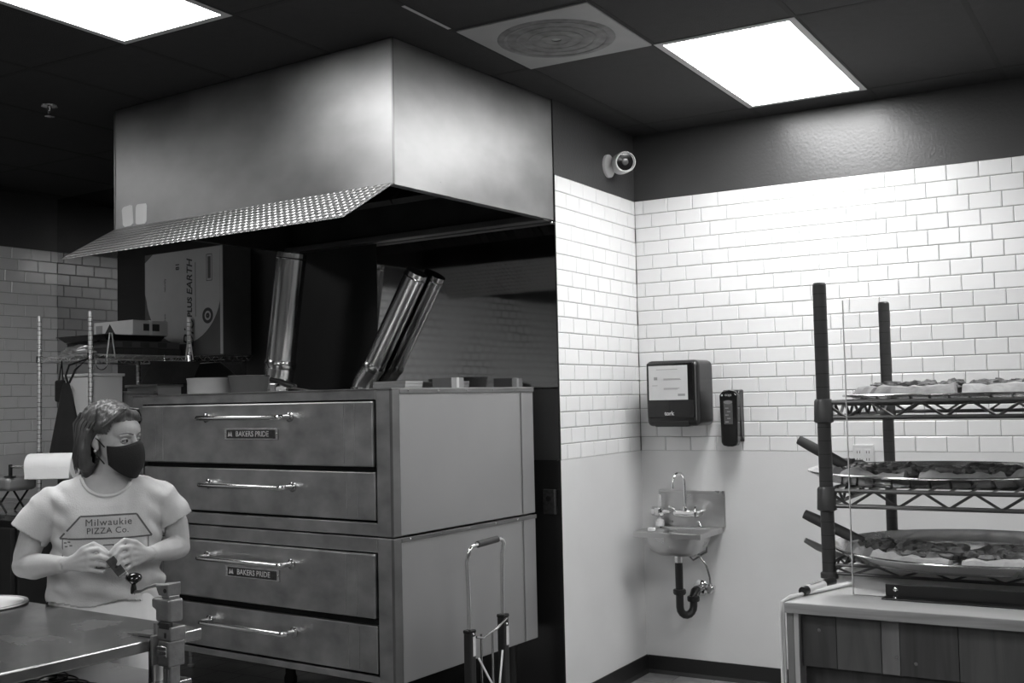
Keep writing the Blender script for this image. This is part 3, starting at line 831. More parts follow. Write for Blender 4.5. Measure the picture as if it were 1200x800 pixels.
# black apron hanging on the near post
ap = oth('hanging_apron', 'black apron hanging from the wire shelving post', 'apron', SA1 + 0.0, SB0 - 0.085, 1.20)
rings = []
for k in range(11):
    u = k / 10
    z = 0.46 * (1 - u) + 0.0 * u
    wdt = 0.020 + 0.095 * u ** 0.8
    ring = []
    for j in range(20):
        a = 2 * PI * j / 20
        rr = 1 + 0.25 * math.sin(3 * a + 2 * u)
        ring.append((-0.065 + 0.01 * u + wdt * math.cos(a) * rr, -0.02 + 0.55 * wdt * math.sin(a) * rr, z))
    rings.append(ring)
MB().loft(rings).build('cloth', 'black_cloth', ap)
MB().tube([(-0.045, -0.02, 0.45), (-0.06, -0.025, 0.50), (-0.035, -0.02, 0.555), (0.0, 0.068, 0.590), (-0.01, 0.0, 0.53), (-0.035, -0.02, 0.46)], 0.006, 8).build('strap', 'black_cloth', ap)
pk = oth('hanging_pouch', 'small black pouch hanging at the shelf end post', 'pouch', SA1 - 0.24, SB0 - 0.02, 1.56)
MB().box(-0.035, 0.035, -0.02, 0.012, 0.0, 0.12).build('pocket', 'black_cloth', pk, False, 0.012, 3)
MB().tube([(-0.02, 0, 0.115), (0, 0.005, 0.225), (0.02, 0, 0.115)], 0.004, 8).build('loop', 'black_cloth', pk)

# ------------------------------------------------------------------ black fridge, tray stand and towel roll at far left
fg = oth('undercounter_fridge', 'black fridge cabinet with steel worktop at the left wall', 'fridge', -5.40, 2.96, 0)
MB().box(-0.50, 0.545, 0.0, 0.55, 0.10, 1.0).build('cabinet', 'body_black', fg, False, 0.006)
MB().box(-0.52, 0.56, -0.02, 0.56, 1.0, 1.03).build('worktop', 'table_steel', fg, False, 0.004)
MB().box(-0.48, 0.53, -0.03, 0.0, 0.14, 0.97).build('door', 'body_black', fg, False, 0.006)
MB().tube([(0.40, -0.03, 0.55), (0.40, -0.065, 0.57), (0.40, -0.065, 0.80), (0.40, -0.03, 0.82)], 0.009, 8).build('handle', 'chrome_dark', fg)
for (x, y) in ((-0.45, 0.05), (0.5, 0.05), (-0.45, 0.5), (0.5, 0.5)):
    MB().lathe([(0.025, 0.0), (0.025, 0.02), (0.016, 0.03), (0.016, 0.10)], 12, (x, y, 0)).build('foot', 'body_black', fg)
for k in range(3):
    MB().box(0.10, 0.42, -0.0312, -0.030, 0.88 - 0.02 * k, 0.886 - 0.02 * k).build('badge_line', 'plate_dark', fg, False)
ts = oth('tray_stand', 'rounded steel tray on crossed legs above the black fridge', 'tray stand', -5.25, 3.10, 1.03)
MB().box(-0.36, 0.30, -0.14, 0.02, 0.105, 0.172).build('tray', 'painted_metal', ts, False, 0.022, 4)
for y in (-0.11, -0.01):
    for (xa, xb) in ((0.14, 0.26), (0.26, 0.14), (-0.30, -0.18), (-0.18, -0.30)):
        MB().tube([(xa, y + (0.008 if xa < xb else -0.008), 0.004), (xb, y + (0.008 if xa < xb else -0.008), 0.112)], 0.005, 8).build('crossed_leg', 'body_black', ts)
rl = oth('paper_towel_roll', 'white paper towel roll on a rod beside the steel tray', 'paper roll', -4.80, 3.10, 1.25)
rl.rotation_euler = (0, 0, DL + R(34))
MB().tube([(-0.20, 0, 0), (0.118, 0, 0)], 0.006, 10).build('rod', 'chrome_dark', rl)
MB().box(-0.205, -0.195, -0.012, 0.012, -0.048, 0.012).box(-0.225, -0.180, -0.016, 0.016, -0.048, -0.043).build('bracket', 'body_black', rl, False, 0.002)
Mx = Matrix.Rotation(R(90), 3, 'Y')
MB().lathe([(0.020, -0.11), (0.060, -0.11), (0.062, -0.105), (0.062, 0.105), (0.060, 0.11), (0.020, 0.11)], 32, (0, 0, 0), Mx, close=True).build('roll', 'paper', rl)
MB().lathe([(0.0195, -0.111), (0.0195, 0.111), (0.017, 0.111), (0.017, -0.111)], 24, (0, 0, 0), Mx, close=True).build('core', 'cardboard', rl)
MB().hexa([(-0.105, -0.064, -0.055), (0.105, -0.064, -0.055), (0.105, -0.061, -0.055), (-0.105, -0.061, -0.055)], [(-0.105, -0.0635, 0.0), (0.105, -0.0635, 0.0), (0.105, -0.0605, 0.0), (-0.105, -0.0605, 0.0)]).build('loose_sheet', 'paper', rl, False)
cn = oth('storage_tin', 'grey lidded tin on the second wire shelf beyond the towel roll', 'tin', -5.63, 3.76, Z2)
MB().lathe([(0.045, 0.0), (0.047, 0.003), (0.047, 0.115), (0.045, 0.118)], 24).build('can', 'grey_card', cn)
MB().lathe([(0.049, 0.118), (0.049, 0.14), (0.046, 0.146), (0.006, 0.146)], 24).build('lid', 'dark_board', cn)

# ------------------------------------------------------------------ foreground work table
TA, TBb, TZ = -2.510, 2.085, 0.900
tb = oth('work_table', 'stainless steel work table with worn top in front of woman', 'table', TA, TBb, 0)
MB().box(-1.60, 0, -1.10, 0, TZ - 0.032, TZ).build('top', 'table_steel', tb, False, 0.004)
MB().box(-1.55, -0.03, -1.05, -0.012, 0.745, 0.760).build('undershelf', 'table_steel', tb, False, 0.003)
for (x, y) in ((-1.52, -1.04), (-0.10, -1.04), (-1.52, -0.08), (-0.10, -0.08)):
    lg = MB().tube([(x, y, 0.03), (x, y, TZ - 0.03)], 0.020, 14).build('leg', 'sink_steel', tb)
    MB().lathe([(0.026, 0.0), (0.026, 0.02), (0.021, 0.05)], 14, (x, y, 0)).build('foot', 'chrome_dark', lg)
pl = oth('pizza_disc', 'pale round disc lying on the steel work table', 'disc', -3.435, 1.955, TZ + 0.0005)
MB().lathe([(0.004, 0.0), (0.145, 0.0), (0.152, 0.004), (0.150, 0.007), (0.004, 0.005)], 48, close=True).build('plate', 'white_card', pl)
MB().lathe([(0.138, 0.0072), (0.150, 0.0072), (0.150, 0.0085), (0.138, 0.0080)], 48, close=True).build('rim_ring', 'grey_card', pl)
co = oth('wire_whisk', 'loose coil of dark wire on the table undershelf', 'wire coil', TA - 0.42, TBb - 0.20, 0.761)
pts = []
for k in range(120):
    u = k / 119
    pts.append((0.34 * u - 0.05 + 0.075 * math.cos(u * 34), -0.02 + 0.055 * math.sin(u * 34) - 0.05 * u, 0.004 + 0.002 * math.sin(u * 60)))
MB().tube(pts, 0.0022, 6).build('coil', 'body_black', co)

# crank can opener clamped on the table edge
KO = oth('can_opener', 'cast metal crank can opener clamped to the work table edge', 'can opener', TA, 1.955, TZ)
KO.scale = (0.76, 0.76, 0.76)
MB().hexa([(-0.150, -0.045, 0.0), (0.002, -0.040, 0.0), (0.002, -0.010, 0.0), (-0.150, -0.035, 0.0)], [(-0.150, -0.045, 0.006), (0.002, -0.040, 0.012), (0.002, -0.010, 0.012), (-0.150, -0.035, 0.006)]).build('clamp_bar', 'chrome', KO, False, 0.002)
MB().box(0.001, 0.014, -0.062, -0.016, -0.090, 0.014).build('clamp_plate', 'cast_metal', KO, False, 0.004)
MB().box(0.014, 0.078, -0.040, 0.030, -0.095, -0.005).build('collar', 'cast_metal', KO, False, 0.006, 3)
cl = MB().box(0.022, 0.070, -0.0465, -0.040, -0.060, -0.020).build('clamp_screw', 'chrome', KO, False, 0.004)
for k in range(3):
    MB().box(0.020, 0.072, -0.050, -0.046, -0.057 + k * 0.014, -0.051 + k * 0.014).build('thread', 'cast_metal', cl, False, 0.001)
MB().box(0.025, 0.067, -0.026, 0.018, -0.60, -0.095).build('shaft', 'cast_metal', KO, False, 0.005)
MB().box(0.034, 0.042, -0.030, -0.026, -0.60, -0.105).box(0.052, 0.060, -0.030, -0.026, -0.60, -0.105).build('shaft_rib', 'cast_metal', KO, False, 0.002)
MB().box(0.002, 0.084, -0.038, 0.030, -0.005, 0.045).build('lower_block', 'cast_metal', KO, False, 0.005, 3)
MB().box(-0.008, 0.014, -0.041, 0.010, 0.010, 0.055).build('guide', 'cast_metal', KO, False, 0.004)
MB().box(0.020, 0.076, -0.0395, -0.020, 0.036, 0.060).build('dark_slot', 'body_black', KO, False, 0.003)
MB().box(0.047, 0.062, -0.0395, -0.030, 0.004, 0.026).build('slot', 'body_black', KO, False, 0.004)
MB().prism([(-0.004, 0.058), (0.074, 0.058), (0.074, 0.140), (-0.026, 0.140), (-0.026, 0.106), (-0.004, 0.098)], -0.036, 0.028, 'y').build('head', 'cast_metal', KO, False, 0.010, 4)
MB().box(0.022, 0.064, -0.028, 0.020, 0.138, 0.152).build('neck', 'cast_metal', KO, False, 0.004)
MB().hexa([(0.010, -0.032, 0.150), (0.064, -0.034, 0.150), (0.066, 0.022, 0.150), (0.012, 0.022, 0.150)], [(-0.004, -0.034, 0.186), (0.068, -0.036, 0.194), (0.068, 0.022, 0.196), (0.0, 0.022, 0.188)]).build('crank_block', 'cast_metal', KO, False, 0.004, 3)
MB().lathe([(0.008, 0.0), (0.008, 0.002)], 14, (0.052, -0.0355, 0.170), Matrix.Rotation(R(90), 3, 'X')).build('pin_hole', 'body_black', KO)
cr = MB().tube([(0.01, -0.006, 0.180), (-0.03, -0.010, 0.180), (-0.07, -0.014, 0.168), (-0.105, -0.018, 0.152), (-0.145, -0.02, 0.148)], [0.008, 0.007, 0.006, 0.006, 0.007], 10).build('crank_arm', 'cast_metal', KO)
MB().lathe([(0.006, 0.0), (0.011, 0.004), (0.011, 0.020), (0.008, 0.036), (0.012, 0.040), (0.026, 0.050), (0.030, 0.060), (0.026, 0.070), (0.014, 0.077), (0.003, 0.078)], 24, (-0.145, -0.02, 0.140)).build('knob', 'black_gloss', cr)

# ------------------------------------------------------------------ folding hand truck by the oven side
ht = oth('hand_truck', 'folding hand truck with chrome handle against oven side', 'hand truck', -2.770, 3.67, 0)
Y0, Y1h = 0.01, 0.25
rail = [(0, Y0, 0.44), (0, Y0, 0.70), (0.0, Y0 - 0.008, 0.86)] + [(0.01, Y0 + 0.035 - 0.043 * math.cos(u), 0.885 + 0.034 * math.sin(u)) for u in (0.3, 0.7, 1.1, 1.5)]
rail2 = [(0.01, Y1h - 0.028 + 0.034 * math.cos(u), 0.895 + 0.030 * math.sin(u)) for u in (1.5, 1.1, 0.7, 0.3)] + [(0.0, Y1h + 0.006, 0.86), (0, Y1h, 0.70), (0, Y1h, 0.44)]
hb = MB().tube(rail + rail2, 0.0095, 12).build('handle_tube', 'chrome', ht)
MB().tube([(0.01, Y0 + 0.055, 0.920), (0.01, Y1h - 0.045, 0.926)], 0.0145, 14).build('grip', 'rubber', hb)
for y in (Y0, Y1h):
    o_ = MB().box(-0.018, 0.018, y - 0.020, y + 0.020, 0.12, 0.575 if y == Y0 else 0.60).build('outer_tube', 'black_plastic', ht, False, 0.006)
    MB().box(-0.0195, 0.0195, y - 0.0215, y + 0.0215, (0.575 if y == Y0 else 0.60) - 0.012, 0.577 if y == Y0 else 0.602).build('end_cap', 'black_gloss', o_, False, 0.004)
    MB().box(0.0182, 0.0190, y - 0.002, y + 0.016, 0.47, 0.55).build('sticker', 'white_card', o_, False)
    MB().ball((0.019, y, 0.56), 0.005, 8, 6).build('rivet', 'chrome', o_)
    wh = MB().lathe([(0.02, -0.016), (0.070, -0.016), (0.078, -0.008), (0.078, 0.008), (0.070, 0.016), (0.02, 0.016)], 28, (-0.03, y + (0.055 if y > 0.1 else -0.055), 0.080), Matrix.Rotation(R(90), 3, 'X'), close=True).build('wheel', 'rubber', ht)
    MB().lathe([(0.006, -0.020), (0.030, -0.018), (0.030, 0.018), (0.006, 0.020)], 18, (-0.03, y + (0.055 if y > 0.1 else -0.055), 0.080), Matrix.Rotation(R(90), 3, 'X'), close=True).build('hub', 'chrome_dark', wh)
MB().tube([(-0.03, Y0 - 0.09, 0.08), (-0.03, Y1h + 0.09, 0.08)], 0.007, 10).build('axle', 'chrome_dark', ht)
MB().tube([(0.02, Y0 + 0.02, 0.545), (0.024, Y0 + 0.06, 0.535), (0.024, Y1h - 0.08, 0.555), (0.02, Y1h - 0.0, 0.585)], 0.005, 8).build('bail_wire', 'chrome_dark', ht)
for y in (0.09, 0.17):
    MB().tube([(0.0, y, 0.545), (0.0, y, 0.13)], 0.005, 8).build('brace', 'chrome_dark', ht)
MB().box(0.0, 0.26, Y0 - 0.03, Y1h + 0.03, 0.012, 0.020).build('toe_plate', 'painted_metal', ht, False, 0.003)
MB().box(-0.02, 0.02, Y0 - 0.01, Y1h + 0.01, 0.012, 0.14).build('toe_bracket', 'black_plastic', ht, False, 0.006)
for k, (ya, yb) in enumerate(((0.03, 0.20), (0.20, 0.05))):
    MB().tube([(0.03, ya, 0.46), (0.06, (ya + yb) / 2, 0.30), (0.05, yb, 0.14)], 0.0045, 8).build('elastic_cord', 'cable_white', ht)

# dark junction box on the steel wall behind the oven
jb = oth('junction_box', 'small dark wall box on steel sheet behind the oven', 'wall box', -2.92, BW - 0.005, 1.02)
MB().box(-0.035, 0.035, -0.02, 0.0, -0.06, 0.06).build('box', 'plate_dark', jb, False, 0.004)
MB().lathe([(0.014, 0.0), (0.014, 0.004)], 14, (0, -0.020, 0.015), Matrix.Rotation(R(90), 3, 'X')).build('knockout', 'body_black', jb)

# ------------------------------------------------------------------ security camera on the return wall
sc = thing('security_camera', 'white bullet security camera on the dark upper wall', 'camera', (XC + 0.0, 5.36, 2.768))
sc.scale = (1.2, 1.2, 1.2)
MB().lathe([(0.052, 0.0), (0.052, 0.012), (0.035, 0.022), (0.020, 0.030), (0.020, 0.055)], 24, (0, 0, 0), Matrix.Rotation(R(90), 3, 'Y')).build('mount', 'white_plastic', sc)
MC = Matrix.Rotation(R(-52), 3, 'Z') @ Matrix.Rotation(R(96), 3, 'Y')
bo = MB().lathe([(0.006, -0.06), (0.040, -0.055), (0.047, -0.04), (0.047, 0.055), (0.043, 0.060), (0.040, 0.050), (0.006, 0.045)], 28, (0.075, 0.0, 0.005), MC).build('housing', 'white_plastic', sc)
MB().lathe([(0.039, 0.046), (0.037, 0.050), (0.004, 0.052)], 24, (0.075, 0.0, 0.005), MC).build('lens_face', 'black_gloss', bo)
MB().lathe([(0.016, 0.050), (0.014, 0.056), (0.003, 0.057)], 18, (0.075, 0.0, 0.005), MC).build('lens', 'window_plastic', bo)

# ------------------------------------------------------------------ towel and soap dispensers, outlet
td = thing('towel_dispenser', 'black paper towel dispenser with white notice on tiled wall', 'towel dispenser', (-2.245, YC, 1.36))
MB().box(-0.160, 0.140, -0.235, 0.0, 0.0, 0.350).build('case', 'black_plastic', td, False, 0.030, 5)
cv = MB().box(-0.150, 0.118, -0.243, -0.225, 0.045, 0.338).build('cover', 'black_gloss', td, False, 0.010, 4)
MB().prism([(-0.135, 0.140), (0.085, 0.140), (0.085, 0.322), (-0.135, 0.322)], -0.2450, -0.2425, 'y').build('notice', 'white_card', cv, False)
MB().box(-0.020, 0.114, -0.2446, -0.2425, 0.046, 0.138).build('smoke_window', 'body_black', cv, False)
nb = MB()
for (x0, x1, z) in ((-0.09, 0.03, 0.300), (-0.05, 0.045, 0.250), (-0.05, 0.05, 0.245), (-0.05, 0.04, 0.200), (-0.05, 0.03, 0.195)):
    nb.box(x0, x1, -0.2456, -0.2448, z, z + 0.003)
nb.box(-0.105, -0.085, -0.2456, -0.2448, 0.246, 0.262); nb.box(-0.115, -0.085, -0.2456, -0.2448, 0.215, 0.218); nb.box(0.03, 0.07, -0.2456, -0.2448, 0.160, 0.172)
nb.build('notice_print', 'grey_card', cv, False)
MB().box(-0.110, 0.085, -0.239, -0.16, -0.002, 0.030).build('towel_slot', 'body_black', td, False, 0.006)
inst('lettering', textmesh('tork', 0.030, 'white_card', 0.0005, bold=0.0008), cv, (-0.022, -0.2460, 0.068), FACE)
MB().box(0.121, 0.127, -0.236, -0.225, 0.03, 0.325).build('side_bead', 'window_plastic', td, False, 0.002)
sd = thing('soap_dispenser', 'narrow black soap dispenser beside the towel dispenser', 'soap dispenser', (-1.985, YC, 1.25))
MB().prism([(-0.001, 0.018), (-0.05, 0.05), (-0.07, 0.28), (-0.06, 0.295), (-0.001, 0.298)], -0.050, 0.045, 'x').build('case', 'black_plastic', sd, False, 0.006, 3)
fpoly = [(-0.048, 0.020), (-0.040, 0.004), (-0.015, -0.002), (0.012, -0.002), (0.034, 0.004), (0.042, 0.020), (0.046, 0.270), (0.035, 0.288), (0.0, 0.296), (-0.036, 0.288), (-0.052, 0.270)]
fc = MB().prism(fpoly, -0.112, -0.060, 'y').build('push_cover', 'black_gloss', sd, False, 0.008, 3)
MB().box(-0.028, 0.020, -0.1135, -0.111, 0.115, 0.240).build('level_window', 'window_plastic', fc, False, 0.004)
MB().prism([(-0.028 + 0.048 * (0.5 + 0.5 * math.cos(a)), 0.232 + 0.010 * math.sin(a)) for a in [2 * PI * k / 20 for k in range(20)]], -0.1140, -0.1125, 'y').build('window_rim', 'painted_metal', fc, False)
inst('lettering', textmesh('GOJO', 0.014, 'white_card', 0.0004), fc, (-0.002, -0.1128, 0.268), FACE)
MB().ball((-0.036, -0.1126, 0.268), (0.005, 0.001, 0.005), 10, 6).build('emblem', 'white_card', fc)
for k in range(5):
    MB().box(-0.020 + 0.010 * (k % 2), -0.002 + 0.010 * (k % 2), -0.1142, -0.1130, 0.125 + 0.018 * k, 0.131 + 0.018 * k).build('window_print', 'painted_metal', fc, False)
ol = thing('wall_outlet', 'white double outlet plate at the tile edge behind rack', 'outlet', (-1.323, YC - 0.008, 1.200))
MB().box(-0.052, 0.052, -0.006, 0.006, -0.056, 0.056).build('plate', 'outlet', ol, False, 0.003)
for x in (-0.023, 0.023):
    rc = MB().box(x - 0.016, x + 0.016, -0.008, -0.005, -0.034, 0.034).build('receptacle', 'outlet', ol, False, 0.002)
    for z in (-0.018, 0.018):
        MB().box(x - 0.008, x - 0.005, -0.0086, -0.0076, z - 0.006, z + 0.006).box(x + 0.005, x + 0.008, -0.0086, -0.0076, z - 0.006, z + 0.006).build('slots', 'body_black', rc, False)

# ------------------------------------------------------------------ hand sink
sk = thing('hand_sink', 'small steel wall hand sink with gooseneck tap in the corner', 'sink', (-2.26, YC - 0.001, 0.80))
sx0, sx1, sy = -0.190, 0.185, -0.345
rim = MB()
rim.box(sx0, sx1, sy, sy + 0.035, -0.018, 0.012).box(sx0, sx0 + 0.045, sy + 0.035, -0.075, -0.018, 0.012).box(sx1 - 0.045, sx1, sy + 0.035, -0.075, -0.018, 0.012).box(sx0, sx1, -0.075, -0.012, -0.018, 0.012)
rim.build('rim', 'sink_steel', sk, False, 0.004)
def rrect(cx, cy, hx, hy, r, n=6):
    out = []
    for (qx, qy, a0) in ((hx - r, hy - r, 0), (-hx + r, hy - r, PI / 2), (-hx + r, -hy + r, PI), (hx - r, -hy + r, 1.5 * PI)):
        for k in range(n + 1):
            a = a0 + PI / 2 * k / n
            out.append((cx + qx + r * math.cos(a), cy + qy + r * math.sin(a)))
    return out
lev = [(0.0, 0.150, 0.125, 0.03), (-0.05, 0.147, 0.120, 0.05), (-0.095, 0.130, 0.105, 0.06), (-0.118, 0.095, 0.075, 0.06), (-0.125, 0.03, 0.03, 0.029)]
outer = [[(x, y, z) for x, y in rrect(0, -0.19, hx, hy, r)] for z, hx, hy, r in lev]
inner = [[(x, y, z + 0.003) for x, y in rrect(0, -0.19, hx - 0.003, hy - 0.003, r - 0.002)] for z, hx, hy, r in reversed(lev)]
MB().loft(outer + inner).build('bowl', 'sink_steel', sk)
bsp = MB().box(-0.178, 0.200, -0.012, 0.0, 0.010, 0.205).build('backsplash', 'sink_steel', sk, False, 0.003)
MB().box(-0.178, 0.200, -0.020, -0.010, 0.190, 0.206).build('backsplash_lip', 'sink_steel', bsp, False, 0.003)
fau = MB().tube([(-0.055, -0.075, 0.085), (0.055, -0.075, 0.085)], [0.020, 0.020], 16).build('faucet_body', 'chrome', sk)
for x in (-0.060, 0.060):
    MB().lathe([(0.014, 0.0), (0.018, 0.006), (0.018, 0.055), (0.012, 0.065)], 16, (x, -0.012, 0.085), Matrix.Rotation(R(90), 3, 'X')).build('shank', 'chrome', fau)
    MB().tube([(x, -0.075, 0.10), (x, -0.085, 0.115), (x * 1.25, -0.12, 0.125)], [0.010, 0.008, 0.006], 10).build('lever', 'chrome', fau)
MB().tube([(0.0, -0.075, 0.10), (0.0, -0.075, 0.25)] + [(-0.045 * (1 - math.cos(u)) * 0.35, -0.075 - 0.045 * (1 - math.cos(u)), 0.25 + 0.055 * math.sin(u)) for u in [PI * k / 10 for k in range(1, 11)]] + [(-0.032, -0.167, 0.225)], 0.0085, 12).build('spout', 'chrome', fau)
MB().lathe([(0.016, 0.10), (0.016, 0.118), (0.010, 0.125)], 16, (0, -0.075, 0)).build('spout_nut', 'chrome', fau)
dv = thing('soap_pump', 'chrome and white soap pump on the hand sink end', 'soap pump', (-2.415, YC - 0.065, 0.812))
MB().lathe([(0.024, 0.0), (0.026, 0.006), (0.026, 0.030), (0.012, 0.04), (0.010, 0.05)], 18).build('base', 'white_plastic', dv)
MB().lathe([(0.012, 0.05), (0.030, 0.06), (0.034, 0.08), (0.030, 0.10), (0.014, 0.108)], 20).build('valve_body', 'chrome', dv)
MB().tube([(0.02, -0.01, 0.08), (0.07, -0.02, 0.082)], [0.012, 0.009], 12).build('outlet_arm', 'chrome', dv)
MB().tube([(0, 0, 0.10), (0, 0, 0.17)], 0.009, 10).build('stem', 'white_plastic', dv)
MB().lathe([(0.026, -0.010), (0.026, 0.010), (0.02, 0.014)], 6, (-0.03, -0.005, 0.08), Matrix.Rotation(R(90), 3, 'Y')).build('hand_wheel', 'chrome', dv)
sb = thing('soap_bar', 'small white block on the hand sink rim', 'soap', (-2.36, YC - 0.305, 0.8125))
MB().box(-0.02, 0.02, -0.012, 0.012, 0, 0.020).build('block', 'white_plastic', sb, False, 0.005, 3)
MB().box(-0.012, 0.012, -0.006, 0.006, 0.0195, 0.0208).build('imprint', 'white_card', sb, False, 0.001)
MB().tube([(0, -0.19, -0.122), (0, -0.19, -0.16)], 0.022, 16).build('drain_nut', 'chrome', sk)
tr = MB().tube([(0, -0.19, -0.155), (0, -0.19, -0.395)] + [(0.0 + 0.035 * (1 - math.cos(u)) * 0.7, -0.19 + 0.035 * (1 - math.cos(u)), -0.395 - 0.045 * math.sin(u)) for u in [PI * k / 8 for k in range(1, 9)]] + [(0.049, -0.12, -0.345), (0.049, -0.10, -0.322), (0.049, -0.06, -0.318)], 0.0205, 16).build('trap', 'trap_black', sk)
MB().lathe([(0.030, -0.328), (0.034, -0.322), (0.034, -0.305), (0.030, -0.30)], 18, (0, -0.19, 0)).build('slip_nut', 'trap_black', tr)
MB().lathe([(0.030, -0.012), (0.033, -0.006), (0.033, 0.012), (0.028, 0.016)], 18, (0.049, -0.12, -0.36), None).build('slip_nut', 'trap_black', tr)
MB().tube([(0.049, -0.07, -0.318), (0.049, -0.004, -0.318)], 0.020, 16).build('wall_pipe', 'chrome_dark', tr)
MB().lathe([(0.042, 0.0), (0.042, 0.006), (0.022, 0.014)], 20, (0.049, -0.002, -0.318), Matrix.Rotation(R(90), 3, 'X')).build('wall_flange', 'chrome', tr)
MB().tube([(0.055, -0.03, 0.04), (0.10, -0.03, -0.05), (0.10, -0.04, -0.12), (0.03, -0.06, -0.165), (-0.02, -0.07, -0.11)], 0.006, 10).build('supply_hose', 'chrome_dark', sk)
MB().tube([(0.02, -0.06, -0.12), (0.06, -0.06, -0.13), (0.10, -0.05, -0.19), (0.118, -0.05, -0.255), (0.12, -0.05, -0.29)], 0.006, 10).build('supply_hose', 'chrome_dark', sk)
sv = MB().tube([(0.12, 0.0, -0.312), (0.12, -0.05, -0.312)], 0.013, 12).build('stop_valve', 'chrome', sk)
MB().lathe([(0.012, 0.045), (0.026, 0.050), (0.026, 0.064), (0.016, 0.072)], 14, (0.12, 0, -0.312), Matrix.Rotation(R(90), 3, 'X')).build('valve_knob', 'chrome', sv)
MB().tube([(0.12, -0.05, -0.31), (0.12, -0.05, -0.28)], 0.010, 10).build('valve_outlet', 'chrome', sv)

# ------------------------------------------------------------------ serving counter at the right
CX0, CX1, CY0, CY1, CZ = -0.567, 1.60, 1.845, 2.82, 1.173
ct = thing('serving_counter', 'wood fronted serving counter with pale top under the rack', 'counter', (CX0, CY0, 0))
MB().box(0, CX1 - CX0, 0, CY1 - CY0, CZ - 0.0165, CZ).build('top', 'counter_top', ct, False, 0.001)
MB().box(-0.0005, CX1 - CX0, -0.004, 0.0, CZ - 0.017, CZ - 0.0005).build('edge_band', 'wood_edge', ct, False)
xs = [0.022, 0.080, 0.152, 0.181, 0.270, 0.372, 0.46, 0.55, 0.66, 0.78, 0.90, 1.02, 1.16, 1.30, 1.44, 1.58, 1.72, 1.88, 2.02, 2.16]
ms = ['wood_dark', 'wood_mid', 'wood_knot', 'wood_dark', 'wood_mid']
for k in range(len(xs) - 1):
    pb = MB().box(xs[k] + 0.0004, xs[k + 1] - 0.0004, 0.014 + random.uniform(0, 0.0008), 0.032, CZ - 0.090 - 0.0165, CZ - 0.0165).build('plank', ms[k % 5], ct, False, 0.0006)
for (x, z) in ((0.052, CZ - 0.045), (0.205, CZ - 0.085), (0.175, CZ - 0.078), (0.40, CZ - 0.03)):
    MB().lathe([(0.003, 0.0), (0.003, 0.0012)], 10, (x, 0.0145, z), Matrix.Rotation(R(90), 3, 'X')).build('screw', 'chrome_dark', ct)
MB().box(0.022, CX1 - CX0, 0.034, 0.040, 0.06, CZ - 0.10).build('recess_back', 'wood_dark', ct, False)
MB().box(0.0, 0.012, 0.004, 0.10, 0.0, CZ - 0.0165).build('end_post', 'painted_metal', ct, False, 0.001)
MB().box(0.012, 0.0205, 0.0045, 0.10, 0.0, CZ - 0.0165).build('end_post', 'wood_pale', ct, False, 0.001)
MB().box(0.012, 0.022, 0.10, CY1 - CY0, 0.0, CZ - 0.0165).build('end_panel', 'wood_mid', ct, False)
MB().box(CX1 - CX0 - 0.03, CX1 - CX0, 0.04, CY1 - CY0, 0.0, CZ - 0.0165).build('end_panel', 'wood_mid', ct, False)

cb = thing('white_cable', 'white cable draped over the end of serving counter', 'cable', (CX0, CY0, 0))
for k, off in enumerate((0.0, 0.007)):
    MB().tube([(0.055 + off, 0.20, CZ + 0.004), (0.02 + off, 0.10, CZ + 0.004), (0.0, 0.020 + off * 2, CZ + 0.004), (-0.007, 0.006 + off * 2, CZ - 0.002), (-0.010, 0.004 + off * 2, CZ - 0.02), (-0.0085, 0.004 + off * 2, CZ - 0.2), (-0.008, 0.004 + off * 2, CZ - 0.6), (-0.008, 0.004 + off * 2, 0.004)], 0.0032, 8).build('cord', 'cable_white', cb)

mk = thing('marker_pen', 'white marker with black cap lying on the counter end', 'marker', (CX0 + 0.034, CY0 + 0.120, CZ + 0.0085), R(80))
mk.location.x -= 0.012
My = Matrix.Rotation(R(90), 3, 'Y')
MB().lathe([(0.0065, -0.045), (0.0082, -0.043), (0.0082, 0.022), (0.0070, 0.024)], 18, (0, 0, 0), My).build('barrel', 'marker_white', mk)
MB().lathe([(0.0086, 0.022), (0.0086, 0.058), (0.0070, 0.066), (0.003, 0.067)], 18, (0, 0, 0), My).build('cap', 'black_plastic', mk)
MB().lathe([(0.0025, -0.0585), (0.0075, -0.058), (0.0084, -0.052), (0.0084, -0.044)], 18, (0, 0, 0), My).build('end_plug', 'black_plastic', mk)
MB().box(-0.030, 0.010, -0.004, 0.004, 0.0078, 0.0086).build('print', 'grey_card', mk, False)

gs = thing('sneeze_guard', 'clear acrylic guard held by a black bar on the counter', 'sneeze guard', (-0.480, 1.953, CZ))
MB().box(0, 1.30, 0.0, 0.005, 0.001, 0.512).build('pane', 'acrylic', gs, False)
MB().box(-0.0012, 0.0, 0.0, 0.005, 0.001, 0.512).build('pane_edge', 'acrylic_edge', gs, False)
bk = MB().box(0.055, 1.30, -0.004, -0.0005, 0.0, 0.024).build('bracket_bar', 'black_plastic', gs, False, 0.001)
MB().box(0.052, 1.30, -0.024, -0.0005, 0.0, 0.0030).build('bracket_foot', 'black_plastic', gs, False, 0.001)
for k in range(3):
    MB().lathe([(0.0040, 0.0), (0.0040, 0.0010), (0.002, 0.0022)], 12, (0.072 + k * 0.42, -0.004, 0.015), Matrix.Rotation(R(90), 3, 'X')).build('bolt', 'chrome', bk)
    MB().ball((0.072 + k * 0.42, -0.012, 0.0032), (0.004, 0.004, 0.0015), 10, 6).build('bolt', 'chrome', bk)

